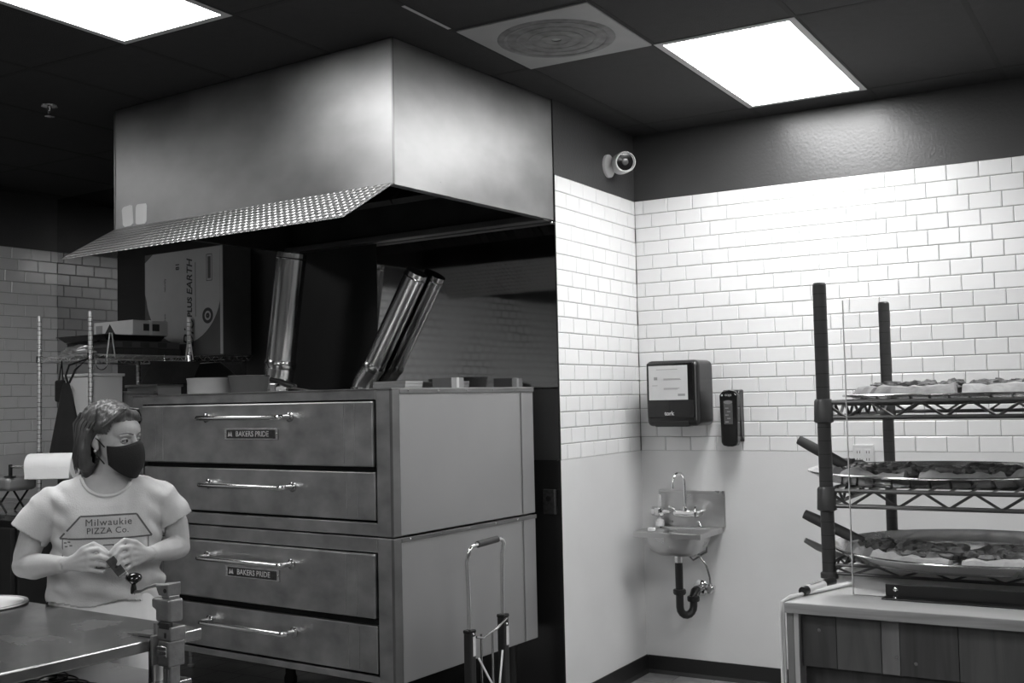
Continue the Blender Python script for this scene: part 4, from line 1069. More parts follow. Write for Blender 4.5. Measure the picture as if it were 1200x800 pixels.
# ------------------------------------------------------------------ black wire rack on the counter
RX0, RX1, RY0, RY1 = -0.562, 0.66, 2.112, 2.674
rk = thing('wire_rack', 'black coated wire rack standing on the serving counter', 'rack', (RX0, RY0, CZ))
RP = MB().tube([(0, 0, 0.004), (0, 0, 0.556)], 0.0127, 20)
RP.lathe([(0.0127, 0.556), (0.0110, 0.560), (0.003, 0.561)], 20)
RP = RP.mesh('post', 'epoxy')
PR = MB()
for k in range(21):
    PR.lathe([(0.01285, 0.03 + k * 0.0254), (0.01285, 0.0312 + k * 0.0254), (0.0120, 0.0312 + k * 0.0254), (0.0120, 0.03 + k * 0.0254)], 18, close=True)
PR = PR.mesh('post_groove', 'body_black')
w, d = RX1 - RX0, RY1 - RY0
for (x, y) in ((0, 0), (w, 0), (0, d), (w, d)):
    p = inst('post', RP, rk, (x, y, 0)); inst('groove_rings', PR, p)['kind'] = 'stuff'
    MB().lathe([(0.0128, 0.0), (0.0165, 0.001), (0.0165, 0.010), (0.0128, 0.013)], 18, (x, y, 0), close=True).build('foot_ring', 'epoxy', p).location = (-x, -y, 0)
for z in (1.504 - CZ, 1.338 - CZ):
    wire_shelf(rk, 0.0, w, 0.0, d, z, 'epoxy', 0.0855, wr=0.0042, wirestep=0.035, drop=0.0285, along='y')
    for (x, y) in ((0, 0), (w, 0), (0, d), (w, d)):
        MB().lathe([(0.0130, -0.036), (0.0185, -0.033), (0.0170, 0.006), (0.0150, 0.010), (0.0130, 0.010)], 20, (x, y, z - 0.003), close=True).build('collar', 'epoxy', rk)
wire_shelf(rk, 0.0, w, 0.0, d, 0.026, 'epoxy', 0.0855, wr=0.003, wirestep=0.035, drop=0.016, along='y')

# pans, pizza slices and servers
def pan(label, x, y, z, r=0.26, mat='pan_alu', depth=0.018, group='round pizza pans on the rack'):
    t = thing('pizza_pan', label, 'pizza pan', (x, y, z), 0, group)
    MB().lathe([(0.002, 0.0), (r - 0.030, 0.0), (r - 0.008, depth * 0.8), (r - 0.002, depth), (r, depth + 0.0015), (r - 0.001, depth + 0.003), (r - 0.006, depth + 0.002), (r - 0.031, 0.0022), (0.002, 0.0020)], 72, close=True).build('dish', mat, t)
    MB().tube([((r - 0.001) * math.cos(2 * PI * k / 72), (r - 0.001) * math.sin(2 * PI * k / 72), depth + 0.001) for k in range(72)], 0.0024, 8, closed=True).build('rolled_rim', mat, t)
    return t
def slice_obj(label, x, y, z, rot, rad, ang, seed, group, lift=0.0):
    t = thing('pizza_slice', label, 'pizza slice', (x, y, z), rot, group)
    NR, NA = 18, 16
    top = []; bot = []
    rnd = random.Random(seed)
    for i in range(NR + 1):
        u = i / NR
        for j in range(NA + 1):
            v = (j / NA - 0.5) * ang * 0.97
            wob = 1 + 0.035 * noise.noise(Vector((v * 5 + seed, seed * 3.1, 0)))
            rr = (0.008 + u * rad) * wob
            p = Vector((rr * math.cos(v), rr * math.sin(v), 0))
            n = noise.noise(Vector((p.x * 60 + seed, p.y * 60, 0.3))) * 0.0015 + noise.noise(Vector((p.x * 18 + seed, p.y * 18, 7))) * 0.003
            crust = math.exp(-((u - 0.91) / 0.065) ** 2) * (0.017 + 0.008 * noise.noise(Vector((v * 9 + seed, 5, 1))))
            h = 0.008 + n * (0.4 + u) + crust
            if u > 0.985: h *= 0.45
            lf = lift * max(0, math.sin((v / ang + 0.5) * PI * 2.2)) * u ** 2
            top.append(p + Vector((0, 0, h + lf))); bot.append(p + Vector((0, 0, 0.0005 + lf * 0.92)))
    mb = MB(); W = NA + 1
    fs = []
    for i in range(NR):
        for j in range(NA):
            a = i * W + j
            fs.append((a, a + 1, a + W + 1, a + W)); b = a + len(top)
            fs.append((b, b + W, b + W + 1, b + 1))
    n = len(top)
    for j in range(NA):
        fs.append((j, n + j, n + j + 1, j + 1)); k = NR * W + j; fs.append((k, k + 1, n + k + 1, n + k))
    for i in range(NR):
        a = i * W; fs.append((a, a + W, n + a + W, n + a)); a = i * W + NA; fs.append((a, n + a, n + a + W, a + W))
    mb.add(top + bot, fs)
    mb.build('crust', 'crust', t)
    # cheese layer
    ch = MB(); ct_ = []
    for i in range(13):
        u = 0.03 + 0.80 * i / 12
        for j in range(11):
            v = (j / 10 - 0.5) * ang * 0.93
            rr = u * rad * (1 + 0.03 * noise.noise(Vector((v * 8, seed, 2))))
            lf = lift * max(0, math.sin((v / ang + 0.5) * PI * 2.2)) * u ** 2
            ct_.append((rr * math.cos(v), rr * math.sin(v), 0.0125 + lf + 0.004 * noise.noise(Vector((rr * 40, v * 9, seed)))))
    ch.add(ct_, [(i * 11 + j, i * 11 + j + 1, (i + 1) * 11 + j + 1, (i + 1) * 11 + j) for i in range(12) for j in range(10)])
    c = ch.build('cheese', 'cheese', t)
    for nm, mt, cnt in (('dark_topping', 'topping', 60), ('pale_topping', 'topping_light', 34)):
        tm = MB()
        for k in range(cnt):
            u = math.sqrt(rnd.uniform(0.04, 0.70)); v = rnd.uniform(-0.45, 0.45) * ang
            lf = lift * max(0, math.sin((v / ang + 0.5) * PI * 2.2)) * u ** 2
            s = rnd.uniform(0.006, 0.013)
            b0 = len(tm.v)
            tm.ball((0, 0, 0), 1.0, 7, 5)
            cx, cy, cz = u * rad * math.cos(v), u * rad * math.sin(v), 0.014 + lf + rnd.uniform(0, 0.010)
            ex, ey, ez = s * rnd.uniform(0.8, 1.5), s * rnd.uniform(0.8, 1.5), s * rnd.uniform(0.45, 0.95)
            for q in range(b0, len(tm.v)):
                p = Vector(tm.v[q]); dd = 1 + 0.55 * noise.noise(p * 1.8 + Vector((k * 3.3, seed, 0)))
                tm.v[q] = (cx + p.x * ex * dd, cy + p.y * ey * dd, cz + p.z * ez * dd)
        o = tm.build(nm, mt, t); o['kind'] = 'stuff'
    return t
def server(label, x, y, z, rz, tilt, grp):
    t = thing('pizza_server', label, 'pizza server', (x, y, z), rz, grp)
    M = Matrix.Rotation(tilt, 4, 'Y')
    g = MB()
    pts = [M @ Vector((-0.15 + 0.018 * k, 0, 0.0)) for k in range(8)]
    g.tube(pts, [0.0095, 0.0108, 0.0112, 0.0112, 0.0112, 0.0112, 0.0105, 0.0095], 14).build('grip', 'rubber', t)
    MB().tube([M @ Vector((-0.03, 0, 0)), M @ Vector((-0.01, 0, 0)), Vector((0.01, 0, -0.004))], [0.006, 0.0045, 0.004], 8).build('shank', 'chrome', t)
    MB().prism([(0.0, -0.02), (0.03, -0.045), (0.10, -0.035), (0.15, 0.0), (0.10, 0.035), (0.03, 0.045), (0.0, 0.02)], -0.0055, -0.0040, 'z').build('blade', 'black_plastic', t, False)
    return t
G1, G2, G3 = 'slices on the top rack shelf', 'slices on the middle rack pan', 'slices on the counter pan'
S = 0.0065
z1, z2 = 1.504 + S - 0.002, 1.338 + S - 0.002
pan('round aluminium pan of pizza on top rack shelf', -0.325, 2.395, z1, 0.262, depth=0.006)
pan('round aluminium pan of pizza on middle rack shelf', -0.400, 2.385, z2, 0.262)
pan('empty aluminium pan at the back of middle rack shelf', 0.17, 2.40, z2, 0.262)
pan('round aluminium pan of pizza low on the counter', -0.320, 2.247, CZ + 0.033, 0.262, depth=0.02)
pan('aluminium pan with paper bag behind the counter pizza', 0.24, 2.52, CZ + 0.033, 0.24, depth=0.02)
for k in range(4):
    a = R(-158 + 45 * k)
    slice_obj('pizza slice lying on the top rack shelf', -0.325 + 0.006 * math.cos(a), 2.395 + 0.006 * math.sin(a), z1 + 0.0025, a, 0.232, R(44), 11 + k, G1)
    a = R(-163 + 46 * k)
    slice_obj('curling pizza slice on the middle rack pan', -0.400 + 0.012 * math.cos(a), 2.385 + 0.012 * math.sin(a), z2 + 0.0025, a, 0.215, R(43), 23 + 2 * k, G2, 0.016 if k == 0 else 0.008)
    a = R(-160 + 46 * k)
    slice_obj('thick topped pizza slice on the counter pan', -0.320 + 0.012 * math.cos(a), 2.247 + 0.012 * math.sin(a), CZ + 0.0358, a, 0.217, R(44), 37 + 3 * k, G3)
server('black handled pizza server resting on the middle pan', -0.545, 2.335, z2 + 0.009, R(0), R(29), 'pizza servers on the rack')
server('black handled pizza server resting on the counter pan', -0.508, 2.25, CZ + 0.043, R(0), R(24), 'pizza servers on the rack')
kn = thing('spatula_tip', 'grey spatula handle poking out beside the rack post', 'spatula', (-0.60, 2.25, CZ + 0.012), R(25))
MB().tube([(-0.045, 0, 0.042), (-0.02, 0, 0.028), (0.015, 0, 0.012), (0.05, 0, 0.002)], [0.005, 0.0075, 0.007, 0.005], 10).build('grip', 'painted_metal', kn)
MB().box(0.045, 0.13, -0.02, 0.02, 0.0, 0.0025).build('blade', 'chrome', kn, False)
bg = thing('paper_bag', 'crumpled white paper bag on a pan behind the counter pizza', 'paper bag', (0.06, 2.53, CZ + 0.037))
blob('paper', 'paper', bg, 0.15, 0.09, 0.070, 0.45, 2.0, (0.06, 0, 0), 40, 22, 4)
blob('paper_fold', 'paper', bg, 0.06, 0.05, 0.05, 0.7, 2.4, (0.14, -0.06, 0.01), 30, 18, 9)
tg = thing('tongs', 'black tongs lying across the white paper bag', 'tongs', (0.06, 2.44, CZ + 0.10))
MB().tube([(0.0, 0, 0.012), (0.03, 0.0, 0.016), (0.09, 0.0, 0.010), (0.20, 0.02, 0.004), (0.30, 0.05, 0.0)], [0.004, 0.005, 0.006, 0.006, 0.006], 10).build('arm', 'black_plastic', tg)
MB().tube([(0.085, -0.01, -0.03), (0.095, 0.0, -0.012), (0.12, 0.01, -0.004), (0.30, 0.052, -0.006)], [0.005, 0.006, 0.006, 0.006], 10).build('arm', 'black_plastic', tg)

# ------------------------------------------------------------------ person
PB = Vector((-3.041, 2.468, 0))
to_cam = Vector((-PB.x, -PB.y, 0)).normalized()
prz = math.atan2(to_cam.y, to_cam.x) + PI / 2           # local -y looks at the viewer
pe = thing('person', 'person in grey printed T-shirt and black face mask behind the steel table', 'person', PB, prz)
def hide(o): bpy.data.objects.remove(o, do_unlink=True)
def fused(mb, voxel, smooth_it, disp=None):
    o = mb.build('tmp', None, None, False)
    md = o.modifiers.new('r', 'REMESH'); md.mode = 'VOXEL'; md.voxel_size = voxel; md.use_smooth_shade = True
    if smooth_it:
        ms = o.modifiers.new('s', 'SMOOTH'); ms.factor = 0.5; ms.iterations = smooth_it
    me = evalmesh(o); hide(o)
    return me
def ell(cx, cy, hx, hy, z, n=28, p=2.3):
    out = []
    for j in range(n):
        a = 2 * PI * j / n
        c, s_ = math.cos(a), math.sin(a)
        out.append((cx + math.copysign(abs(c) ** (2 / p), c) * hx, cy + math.copysign(abs(s_) ** (2 / p), s_) * hy, z))
    return out
TORSO = [(0.86, 0.005, 0.182, 0.135), (0.90, 0.006, 0.182, 0.138), (0.94, 0.007, 0.180, 0.140), (0.98, 0.008, 0.176, 0.138), (1.03, 0.010, 0.172, 0.130), (1.08, 0.010, 0.168, 0.126),
         (1.13, 0.010, 0.166, 0.130), (1.17, 0.011, 0.168, 0.132), (1.21, 0.012, 0.176, 0.118), (1.24, 0.012, 0.178, 0.100), (1.262, 0.012, 0.160, 0.086), (1.285, 0.012, 0.120, 0.074), (1.305, 0.010, 0.085, 0.066)]
HC = Vector((0.028, -0.030, 1.422)); HYAW = R(48)
HM = Matrix.Translation(HC) @ Matrix.Rotation(HYAW, 4, 'Z') @ Matrix.Rotation(R(5), 4, 'X') @ Matrix.Diagonal((0.95, 0.95, 0.925, 1))
H3 = HM.to_3x3()
h = lambda x, y, z: HM @ Vector((x, y, z))
sk_ = MB()
sk_.loft([ell(cx, 0.0, hx - 0.012, hy - 0.012, z) for z, cx, hx, hy in TORSO])
sk_.tube([(0.006, 0.012, 1.24), (0.008, 0.006, 1.29), (0.016, -0.002, 1.35), (0.022, 0.0, 1.40)], [0.075, 0.058, 0.052, 0.052], 20)
# head
sk_.ball(h(0, 0.012, 0.040), (0.072, 0.090, 0.082), 28, 18, H3)
sk_.ball(h(0, -0.026, -0.020), (0.060, 0.062, 0.078), 24, 16, H3)
sk_.ball(h(0, -0.035, -0.060), (0.048, 0.050, 0.050), 20, 14, H3)
sk_.ball(h(0, -0.062, -0.092), (0.026, 0.026, 0.022), 16, 10, H3)
sk_.ball(h(0, -0.055, 0.035), (0.058, 0.040, 0.045), 20, 14, H3)
for s_ in (-1, 1):
    sk_.ball(h(s_ * 0.036, -0.060, -0.028), (0.027, 0.026, 0.024), 16, 10, H3)
    sk_.tube([h(s_ * 0.010, -0.088, 0.016), h(s_ * 0.030, -0.087, 0.021), h(s_ * 0.050, -0.070, 0.014)], [0.006, 0.007, 0.006], 8)
    # ears
    sk_.ball(h(s_ * 0.074, 0.012, -0.006), (0.009, 0.018, 0.030), 14, 10, H3)
    sk_.ball(h(s_ * 0.071, 0.004, -0.030), (0.007, 0.010, 0.012), 10, 8, H3)
sk_.tube([h(0, -0.084, 0.018), h(0, -0.098, -0.010), h(0, -0.112, -0.030)], [0.009, 0.010, 0.012], 12)
sk_.ball(h(0.011, -0.098, -0.033), 0.009, 10, 8); sk_.ball(h(-0.011, -0.098, -0.033), 0.009, 10, 8)
# arms
LW, RW = Vector((-0.112, -0.195, 1.040)), Vector((0.136, -0.190, 1.056))
LE, RE = Vector((-0.240, 0.005, 1.020)), Vector((0.238, 0.005, 1.046))
sk_.tube([(-0.150, 0.0, 1.215), (-0.190, 0.004, 1.170), (-0.216, 0.008, 1.11), LE + Vector((0.004, 0.004, 0.03)), LE], [0.055, 0.050, 0.044, 0.040, 0.038], 18)
sk_.ball(LE, 0.040, 16, 12)
sk_.tube([LE, LE.lerp(LW, 0.25) + Vector((0, 0, -0.004)), LE.lerp(LW, 0.6), LE.lerp(LW, 0.88), LW], [0.039, 0.042, 0.034, 0.026, 0.025], 18)
sk_.tube([(0.172, 0.0, 1.220), (0.203, 0.004, 1.175), (0.226, 0.008, 1.12), RE + Vector((-0.002, 0.004, 0.03)), RE], [0.055, 0.050, 0.044, 0.038, 0.036], 18)
sk_.ball(RE, 0.037, 16, 12)
sk_.tube([RE, RE.lerp(RW, 0.25), RE.lerp(RW, 0.6), RE.lerp(RW, 0.88), RW], [0.037, 0.039, 0.032, 0.025, 0.024], 18)
def palm(wrist, knuckles, rw):
    for i, k in enumerate(knuckles):
        sk_.tube([wrist.lerp(k, 0.0), wrist.lerp(k, 0.5), k], [rw, 0.0145, 0.0105], 12)
    for i in range(len(knuckles) - 1):
        sk_.tube([knuckles[i], knuckles[i + 1]], 0.0105, 10)
        sk_.tube([wrist.lerp(knuckles[i], 0.6), wrist.lerp(knuckles[i + 1], 0.6)], 0.0130, 10)
def finger(pts, r0=0.0088, r1=0.0068):
    n = len(pts)
    sk_.tube(pts, [r0 + (r1 - r0) * i / (n - 1) for i in range(n)], 12)
    sk_.ball(pts[-1], r1 * 1.02, 10, 8)
V_ = Vector
# hand at the left of the picture: fingers run to the right, index highest
LK = [V_((-0.046, -0.238, 1.083)), V_((-0.043, -0.243, 1.063)), V_((-0.045, -0.240, 1.043)), V_((-0.050, -0.230, 1.026))]
palm(LW, LK, 0.021)
finger([LK[0], V_((-0.018, -0.256, 1.088)), V_((0.002, -0.252, 1.072)), V_((0.012, -0.244, 1.060))])
finger([LK[1], V_((-0.012, -0.266, 1.066)), V_((0.010, -0.258, 1.055)), V_((0.016, -0.240, 1.048))])
finger([LK[2], V_((-0.014, -0.262, 1.044)), V_((0.006, -0.252, 1.036)), V_((0.012, -0.236, 1.034))])
finger([LK[3], V_((-0.024, -0.250, 1.022)), V_((-0.006, -0.244, 1.016)), V_((0.002, -0.232, 1.016))], 0.0078, 0.006)
finger([LW + V_((0.022, -0.014, 0.016)), V_((-0.060, -0.228, 1.088)), V_((-0.030, -0.232, 1.102)), V_((-0.004, -0.240, 1.086)), V_((0.010, -0.246, 1.072))], 0.0115, 0.0078)
# hand at the right of the picture
RK = [V_((0.078, -0.236, 1.088)), V_((0.074, -0.242, 1.068)), V_((0.076, -0.238, 1.048)), V_((0.084, -0.228, 1.031))]
palm(RW, RK, 0.020)
finger([RK[0], V_((0.052, -0.254, 1.086)), V_((0.034, -0.256, 1.068)), V_((0.024, -0.252, 1.052))])
finger([RK[1], V_((0.048, -0.262, 1.060)), V_((0.040, -0.262, 1.040)), V_((0.046, -0.246, 1.028))])
finger([RK[2], V_((0.054, -0.258, 1.040)), V_((0.047, -0.254, 1.022)), V_((0.055, -0.238, 1.015))])
finger([RK[3], V_((0.064, -0.246, 1.020)), V_((0.060, -0.242, 1.005)), V_((0.068, -0.228, 1.002))], 0.0078, 0.006)
finger([RW + V_((-0.020, -0.012, 0.018)), V_((0.092, -0.226, 1.098)), V_((0.060, -0.234, 1.108)), V_((0.034, -0.244, 1.090)), V_((0.020, -0.250, 1.072))], 0.0115, 0.0078)
# legs under the trousers down to the shoes
for s_ in (-1, 1):
    sk_.tube([(0.005 + s_ * 0.085, 0.0, 0.88), (s_ * 0.085, -0.005, 0.66), (s_ * 0.085, 0.0, 0.46), (s_ * 0.088, 0.012, 0.28), (s_ * 0.09, 0.012, 0.07)], [0.082, 0.070, 0.052, 0.045, 0.034], 16)
    sk_.tube([(s_ * 0.09, 0.03, 0.045), (s_ * 0.095, -0.06, 0.040), (s_ * 0.10, -0.13, 0.030)], [0.036, 0.036, 0.026], 14)
bme = fused(sk_, 0.0036, 2)
bme.materials.clear(); bme.materials.append(MATS['skin'])
body = inst('body', bme, pe)

# T-shirt
tsb = MB()
tsb.loft([ell(cx, 0.0, hx, hy, z) for z, cx, hx, hy in TORSO])
tsb.tube([(-0.115, 0.0, 1.225), (-0.160, 0.002, 1.200), (-0.200, 0.005, 1.155), (-0.232, 0.006, 1.112)], [0.050, 0.060, 0.061, 0.063], 22)
tsb.tube([(0.135, 0.0, 1.235), (0.180, 0.002, 1.212), (0.212, 0.005, 1.165), (0.236, 0.006, 1.125)], [0.050, 0.058, 0.057, 0.056], 22)
tsb.tube([(-0.045, 0.006, 1.268), (-0.10, 0.004, 1.252), (-0.150, 0.003, 1.222), (-0.185, 0.003, 1.190)], [0.030, 0.040, 0.050, 0.055], 18)
tsb.tube([(0.065, 0.006, 1.270), (0.12, 0.004, 1.256), (0.168, 0.003, 1.228), (0.198, 0.003, 1.196)], [0.030, 0.040, 0.050, 0.052], 18)
sme = fused(tsb, 0.0042, 26)
bm = bmesh.new(); bm.from_mesh(sme)
for v in bm.verts:                                    # folds
    p = v.co
    low = max(0.0, min(1.0, (1.10 - p.z) / 0.15))
    f = 0.020 * low * noise.noise(Vector((p.x * 6 + 3, p.y * 6, p.z * 24 + p.x * 5)))
    f += 0.0075 * noise.noise(Vector((p.x * 16, p.y * 9, p.z * 11 - p.x * 10)))
    f += 0.005 * math.exp(-((abs(p.x - 0.01) - 0.15) / 0.03) ** 2) * math.sin(p.z * 95 + p.x * 60)
    v.co += v.normal * f
dele = []
for fc_ in bm.faces:
    c = fc_.calc_center_median()
    if c.z > 1.2 and ((c.x - 0.010) / 0.078) ** 2 + ((c.z - (1.305 if c.y < 0 else 1.325)) / (0.066 if c.y < 0 else 0.034)) ** 2 < 1: dele.append(fc_); continue
    if c.z < 0.900 + 0.008 * math.sin(c.x * 30): dele.append(fc_); continue
    if c.x < -0.19 and (c.x + 0.226) * 0.55 + (c.z - 1.136) * 0.84 < -0.012: dele.append(fc_); continue
    if c.x > 0.19 and -(c.x - 0.228) * 0.48 + (c.z - 1.152) * 0.88 < -0.010: dele.append(fc_); continue
bmesh.ops.delete(bm, geom=dele, context='FACES')
bm.to_mesh(sme); bm.free()
sme.shade_smooth(); sme.materials.clear(); sme.materials.append(MATS['shirt'])
shirt = inst('t_shirt', sme, pe)
md = shirt.modifiers.new('thick', 'SOLIDIFY'); md.thickness = 0.003; md.offset = 1.0
bvh = BVHTree.FromPolygons([v.co.copy() for v in sme.vertices], [tuple(p.vertices) for p in sme.polygons])
def front(x, z):
    hit = bvh.ray_cast(Vector((x, -0.6, z)), Vector((0, 1, 0)))
    return hit[0].y if hit[0] is not None else -0.13
# printed emblem: roof outline, walls, door and lettering
def ribbon(mb, p, q, wd):
    p, q = Vector((p[0], 0, p[1])), Vector((q[0], 0, q[1]))
    n = max(2, int((q - p).length / 0.008)); d = (q - p).normalized(); nrm = Vector((-d.z, 0, d.x)) * wd / 2
    vs = []
    for i in range(n + 1):
        c = p.lerp(q, i / n)
        for k in (-1, 1):
            e = c + nrm * k
            vs.append((e.x, front(e.x, e.z) - 0.0052, e.z))
    mb.add(vs, [(2 * i, 2 * i + 1, 2 * i + 3, 2 * i + 2) for i in range(n)])
PXL = lambda px, py: ((px - 125) * 0.00283, 1.5244 - (py - 477.5) * 0.00283)
em = MB()
roof = [PXL(100, 599.5), PXL(160, 599.5), PXL(177, 626), PXL(78, 624.5)]
for k in range(4): ribbon(em, roof[k], roof[(k + 1) % 4], 0.0055)
ribbon(em, PXL(81, 625), PXL(81, 645), 0.003); ribbon(em, PXL(173, 626), PXL(173, 640), 0.003)
ribbon(em, PXL(87, 657), PXL(118, 658), 0.004); ribbon(em, PXL(118, 658), PXL(162, 656), 0.004)
ribbon(em, PXL(124, 632.5), PXL(135, 632.5), 0.003); ribbon(em, PXL(135, 632), PXL(135, 640), 0.003); ribbon(em, PXL(117, 650), PXL(117, 659), 0.003)
for q in ((84, 629), (88, 628), (90, 632), (85, 633)): ribbon(em, PXL(q[0] - 1.5, q[1]), PXL(q[0] + 1.5, q[1]), 0.004)
em.build('printed_emblem', 'shirt_ink', shirt, False)
for body_, px, py, sz, sp_ in (('Milwaukie', 130, 607.2, 0.0315, 1.12), ('PIZZA Co.', 129, 616.6, 0.0275, 1.05)):
    me = textmesh(body_, sz, 'shirt_ink', 0.0, 'CENTER', 0, sp_, 0.0)
    x0, z0 = PXL(px, py)
    for v in me.vertices:
        x, z = x0 + v.co.x, z0 + v.co.y
        v.co = (x, front(x, z) - 0.0052, z)
    inst('lettering', me, shirt)
col_pts = []
for k in range(40):
    a = 2 * PI * k / 40
    x = 0.010 + 0.079 * math.cos(a); s_ = math.sin(a)
    if s_ < 0:
        z = 1.305 + 0.067 * s_
        col_pts.append((x, front(x, z) - 0.003, z))
MB().tube(col_pts, 0.0062, 8).build('collar', 'shirt', shirt)

# trousers and shoes
tr_ = MB()
tr_.loft([ell(0.006, 0.0, hx, hy, z) for z, hx, hy in ((0.955, 0.166, 0.126), (0.90, 0.176, 0.134), (0.82, 0.182, 0.136), (0.76, 0.180, 0.130))])
for s_ in (-1, 1):
    tr_.tube([(0.006 + s_ * 0.088, 0.0, 0.82), (s_ * 0.09, -0.005, 0.66), (s_ * 0.09, 0.0, 0.46), (s_ * 0.092, 0.012, 0.28), (s_ * 0.094, 0.012, 0.10)], [0.096, 0.086, 0.070, 0.064, 0.062], 18)
tme = fused(tr_, 0.009, 4)
tme.materials.clear(); tme.materials.append(MATS['trousers'])
tro = inst('trousers', tme, pe)
for s_ in (-1, 1):
    sh_ = MB().tube([(s_ * 0.09, 0.045, 0.046), (s_ * 0.093, 0.0, 0.05), (s_ * 0.096, -0.07, 0.046), (s_ * 0.10, -0.145, 0.036)], [0.042, 0.046, 0.046, 0.034], 18)
    sh_.build('shoe', 'shoe', pe)

# mask
mv = []; NU, NV = 24, 12
for i in range(NV + 1):
    t_ = i / NV
    for j in range(NU + 1):
        ph = R(-84) + R(168) * j / NU
        c, s_ = math.cos(ph), math.sin(ph)
        ztop = 0.000 - 0.020 * (1 - c) - 0.012 * max(0, math.sin(abs(ph) * 2)) 
        zbot = -0.132 + 0.050 * (1 - c)
        z = ztop + (zbot - ztop) * t_
        wx = 0.0715 - 0.016 * t_ ** 2
        bul = math.sin(min(1.0, t_ * 1.25 + 0.22) * PI * 0.5)
        ridge = 0.012 * c ** 6 * math.sin(min(1, t_ * 1.1 + 0.12) * PI)
        yf = 0.068 + 0.022 * bul + ridge - 0.052 * max(0, t_ - 0.68) ** 1.0
        y = -0.030 - yf * c ** 0.9 if c > 0 else -0.03
        if c > 0: mv.append(h(wx * s_, y, z))
        else: mv.append(h(wx * s_, -0.03, z))
mb = MB(); W = NU + 1
mb.add(mv, [(i * W + j, i * W + j + 1, (i + 1) * W + j + 1, (i + 1) * W + j) for i in range(NV) for j in range(NU)])
mo = mb.build('face_mask', 'mask', pe)
md = mo.modifiers.new('t', 'SOLIDIFY'); md.thickness = 0.003; md.offset = 1.0
for s_ in (-1, 1):
    MB().tube([h(s_ * 0.071, -0.030, -0.026), h(s_ * 0.078, -0.008, -0.004), h(s_ * 0.080, 0.016, 0.010), h(s_ * 0.078, 0.024, -0.010), h(s_ * 0.076, 0.006, -0.048), h(s_ * 0.066, -0.030, -0.085)], 0.0022, 6).build('ear_loop', 'mask', mo)
    MB().ball(h(s_ * 0.078, 0.004, -0.042), 0.0045, 10, 8).build('earring', 'white_plastic', body)
    ey = MB().ball(h(s_ * 0.031, -0.0745, -0.001), 0.0125, 16, 12).build('eye', 'eye_white', body)
    MB().ball(h(s_ * 0.031 + 0.003, -0.0848, -0.001), (0.0064, 0.0046, 0.0064), 12, 8, H3).build('iris', 'iris', ey)
    MB().tube([h(s_ * 0.031 + d_, -0.0845 + abs(d_) ** 2 * 38 + 0.002, 0.0055 - d_ * d_ * 32) for d_ in (-0.016, -0.010, -0.004, 0.004, 0.010, 0.016)], [0.002, 0.0034, 0.0040, 0.0040, 0.0034, 0.002], 8).build('eyelid', 'skin', ey)
    MB().tube([h(s_ * 0.031 + d_, -0.0880 + abs(d_) ** 2 * 38 + 0.002, 0.0028 - d_ * d_ * 30) for d_ in (-0.014, -0.008, 0, 0.008, 0.014)], 0.0018, 6).build('lash_line', 'iris', ey)
    MB().tube([h(s_ * 0.031 + d_, -0.0835 + abs(d_) ** 2 * 32 + 0.001, -0.0085 + d_ * d_ * 24) for d_ in (-0.014, -0.007, 0, 0.007, 0.014)], 0.0026, 8).build('eyelid', 'skin', ey)
    MB().tube([h(s_ * (0.012 + 0.010 * k), -0.0985 + 0.0036 * k + 0.0008 * k * k, 0.0215 + 0.004 * math.sin(k * 0.8)) for k in range(5)], [0.0022, 0.0030, 0.0030, 0.0024, 0.0014], 8).build('eyebrow', 'brow', body)

# hair
hr = MB()
hr.ball(h(0, 0.022, 0.052), (0.087, 0.104, 0.086), 30, 20, H3)
hr.ball(h(0, 0.080, -0.010), (0.070, 0.052, 0.098), 24, 16, H3)
for s_ in (-1, 1):
    hr.ball(h(s_ * 0.064, 0.046, -0.020), (0.034, 0.058, 0.088), 20, 14, H3)
    hr.tube([h(s_ * 0.068, 0.030, 0.03), h(s_ * 0.078, 0.036, -0.04), h(s_ * 0.072, 0.042, -0.10), h(s_ * 0.058, 0.050, -0.135)], [0.028, 0.027, 0.026, 0.012], 14)
hr.tube([h(0, 0.10, 0.0), h(0, 0.108, -0.07), h(0, 0.090, -0.13)], [0.05, 0.046, 0.022], 14)
hr.tube([h(-0.02, -0.055, 0.096), h(0.02, -0.070, 0.088), h(0.055, -0.058, 0.070), h(0.074, -0.028, 0.040), h(0.080, 0.0, 0.0)], [0.018, 0.016, 0.014, 0.013, 0.012], 12)
hr.tube([h(-0.02, -0.055, 0.096), h(-0.050, -0.050, 0.082), h(-0.072, -0.025, 0.058), h(-0.082, 0.010, 0.030)], [0.018, 0.016, 0.014, 0.014], 12)
hme = fused(hr, 0.0042, 3)
HI = HM.inverted()
bm = bmesh.new(); bm.from_mesh(hme)
for v in bm.verts:
    q = HI @ v.co
    v.co += v.normal * (0.0045 * noise.noise(Vector((q.x * 55 + q.z * 6, q.y * 55, q.z * 7))) + 0.002 * noise.noise(Vector((q.x * 130, q.y * 130, q.z * 12))))
dele = []
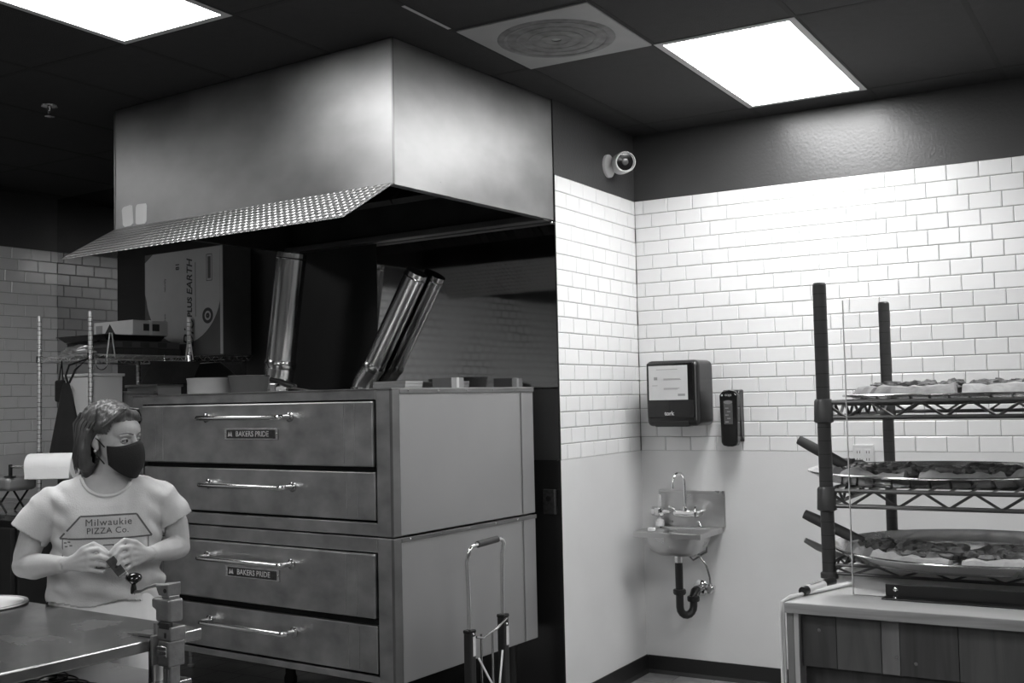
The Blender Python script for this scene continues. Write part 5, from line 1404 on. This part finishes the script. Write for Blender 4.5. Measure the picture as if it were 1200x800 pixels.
for f_ in bm.faces:
    q = HI @ f_.calc_center_median()
    lim = -1.0
    if q.z < 0.066: lim = -0.034 if abs(q.x) < 0.2 else -1
    if q.z < 0.018: lim = 0.010
    if q.z < 0.066 and q.y < lim and abs(q.x) < 0.066 + max(0, 0.03 * (q.z < 0.018)): dele.append(f_)
bmesh.ops.delete(bm, geom=dele, context='FACES')
bm.to_mesh(hme); bm.free()
hme.shade_smooth(); hme.materials.clear(); hme.materials.append(MATS['hair'])
hair = inst('hair', hme, pe)
rnd = random.Random(5)
sm = MB()
for k in range(60):
    s_ = -1 if k % 3 else 1
    y0 = rnd.uniform(-0.02, 0.10); x0 = s_ * rnd.uniform(0.076, 0.092) * (1 if y0 < 0.07 else 0.8)
    e = rnd.uniform(-0.13, -0.085)
    sm.tube([h(x0 * 0.75, y0, 0.085), h(x0, y0 + 0.01, 0.045), h(x0 * 1.06, y0 * 0.6 + 0.035, -0.02), h(x0 * 1.02, y0 * 0.5 + 0.05, -0.07), h(x0 * rnd.uniform(0.75, 1.02), y0 * 0.5 + 0.045, e)], [0.003, 0.004, 0.004, 0.0035, 0.0008], 6)
for k in range(26):
    u = rnd.uniform(-1, 1)
    sm.tube([h(-0.015 + 0.01 * u, -0.055 + 0.13 * rnd.random() ** 2, 0.118 - 0.012 * abs(u)), h(0.035 * (1 if k % 2 else -1), -0.058 + 0.02 * u, 0.108), h(0.066 * (1 if k % 2 else -1), -0.034 + 0.03 * u, 0.082), h(0.086 * (1 if k % 2 else -1), 0.0 + 0.03 * u, 0.045)], [0.001, 0.0035, 0.004, 0.003], 6)
st_ = sm.build('strands', 'hair', hair); st_['kind'] = 'stuff'

# metal part held in the fingers
hp = thing('metal_bracket', 'short dark metal bar held in the hands of the person', 'metal part', pe.matrix_basis @ Vector((0.018, -0.262, 1.056)), prz)
hp.rotation_euler = (0, R(-36), prz)
MB().box(-0.014, 0.014, -0.004, 0.004, -0.060, 0.004).build('bar', 'plate_dark', hp, False, 0.002)
MB().box(-0.014, 0.014, -0.004, 0.012, -0.064, -0.058).build('bent_end', 'cast_metal', hp, False, 0.001)
MB().lathe([(0.004, 0.0), (0.004, 0.0006)], 10, (0, -0.004, -0.03), Matrix.Rotation(R(90), 3, 'X')).build('hole', 'body_black', hp)
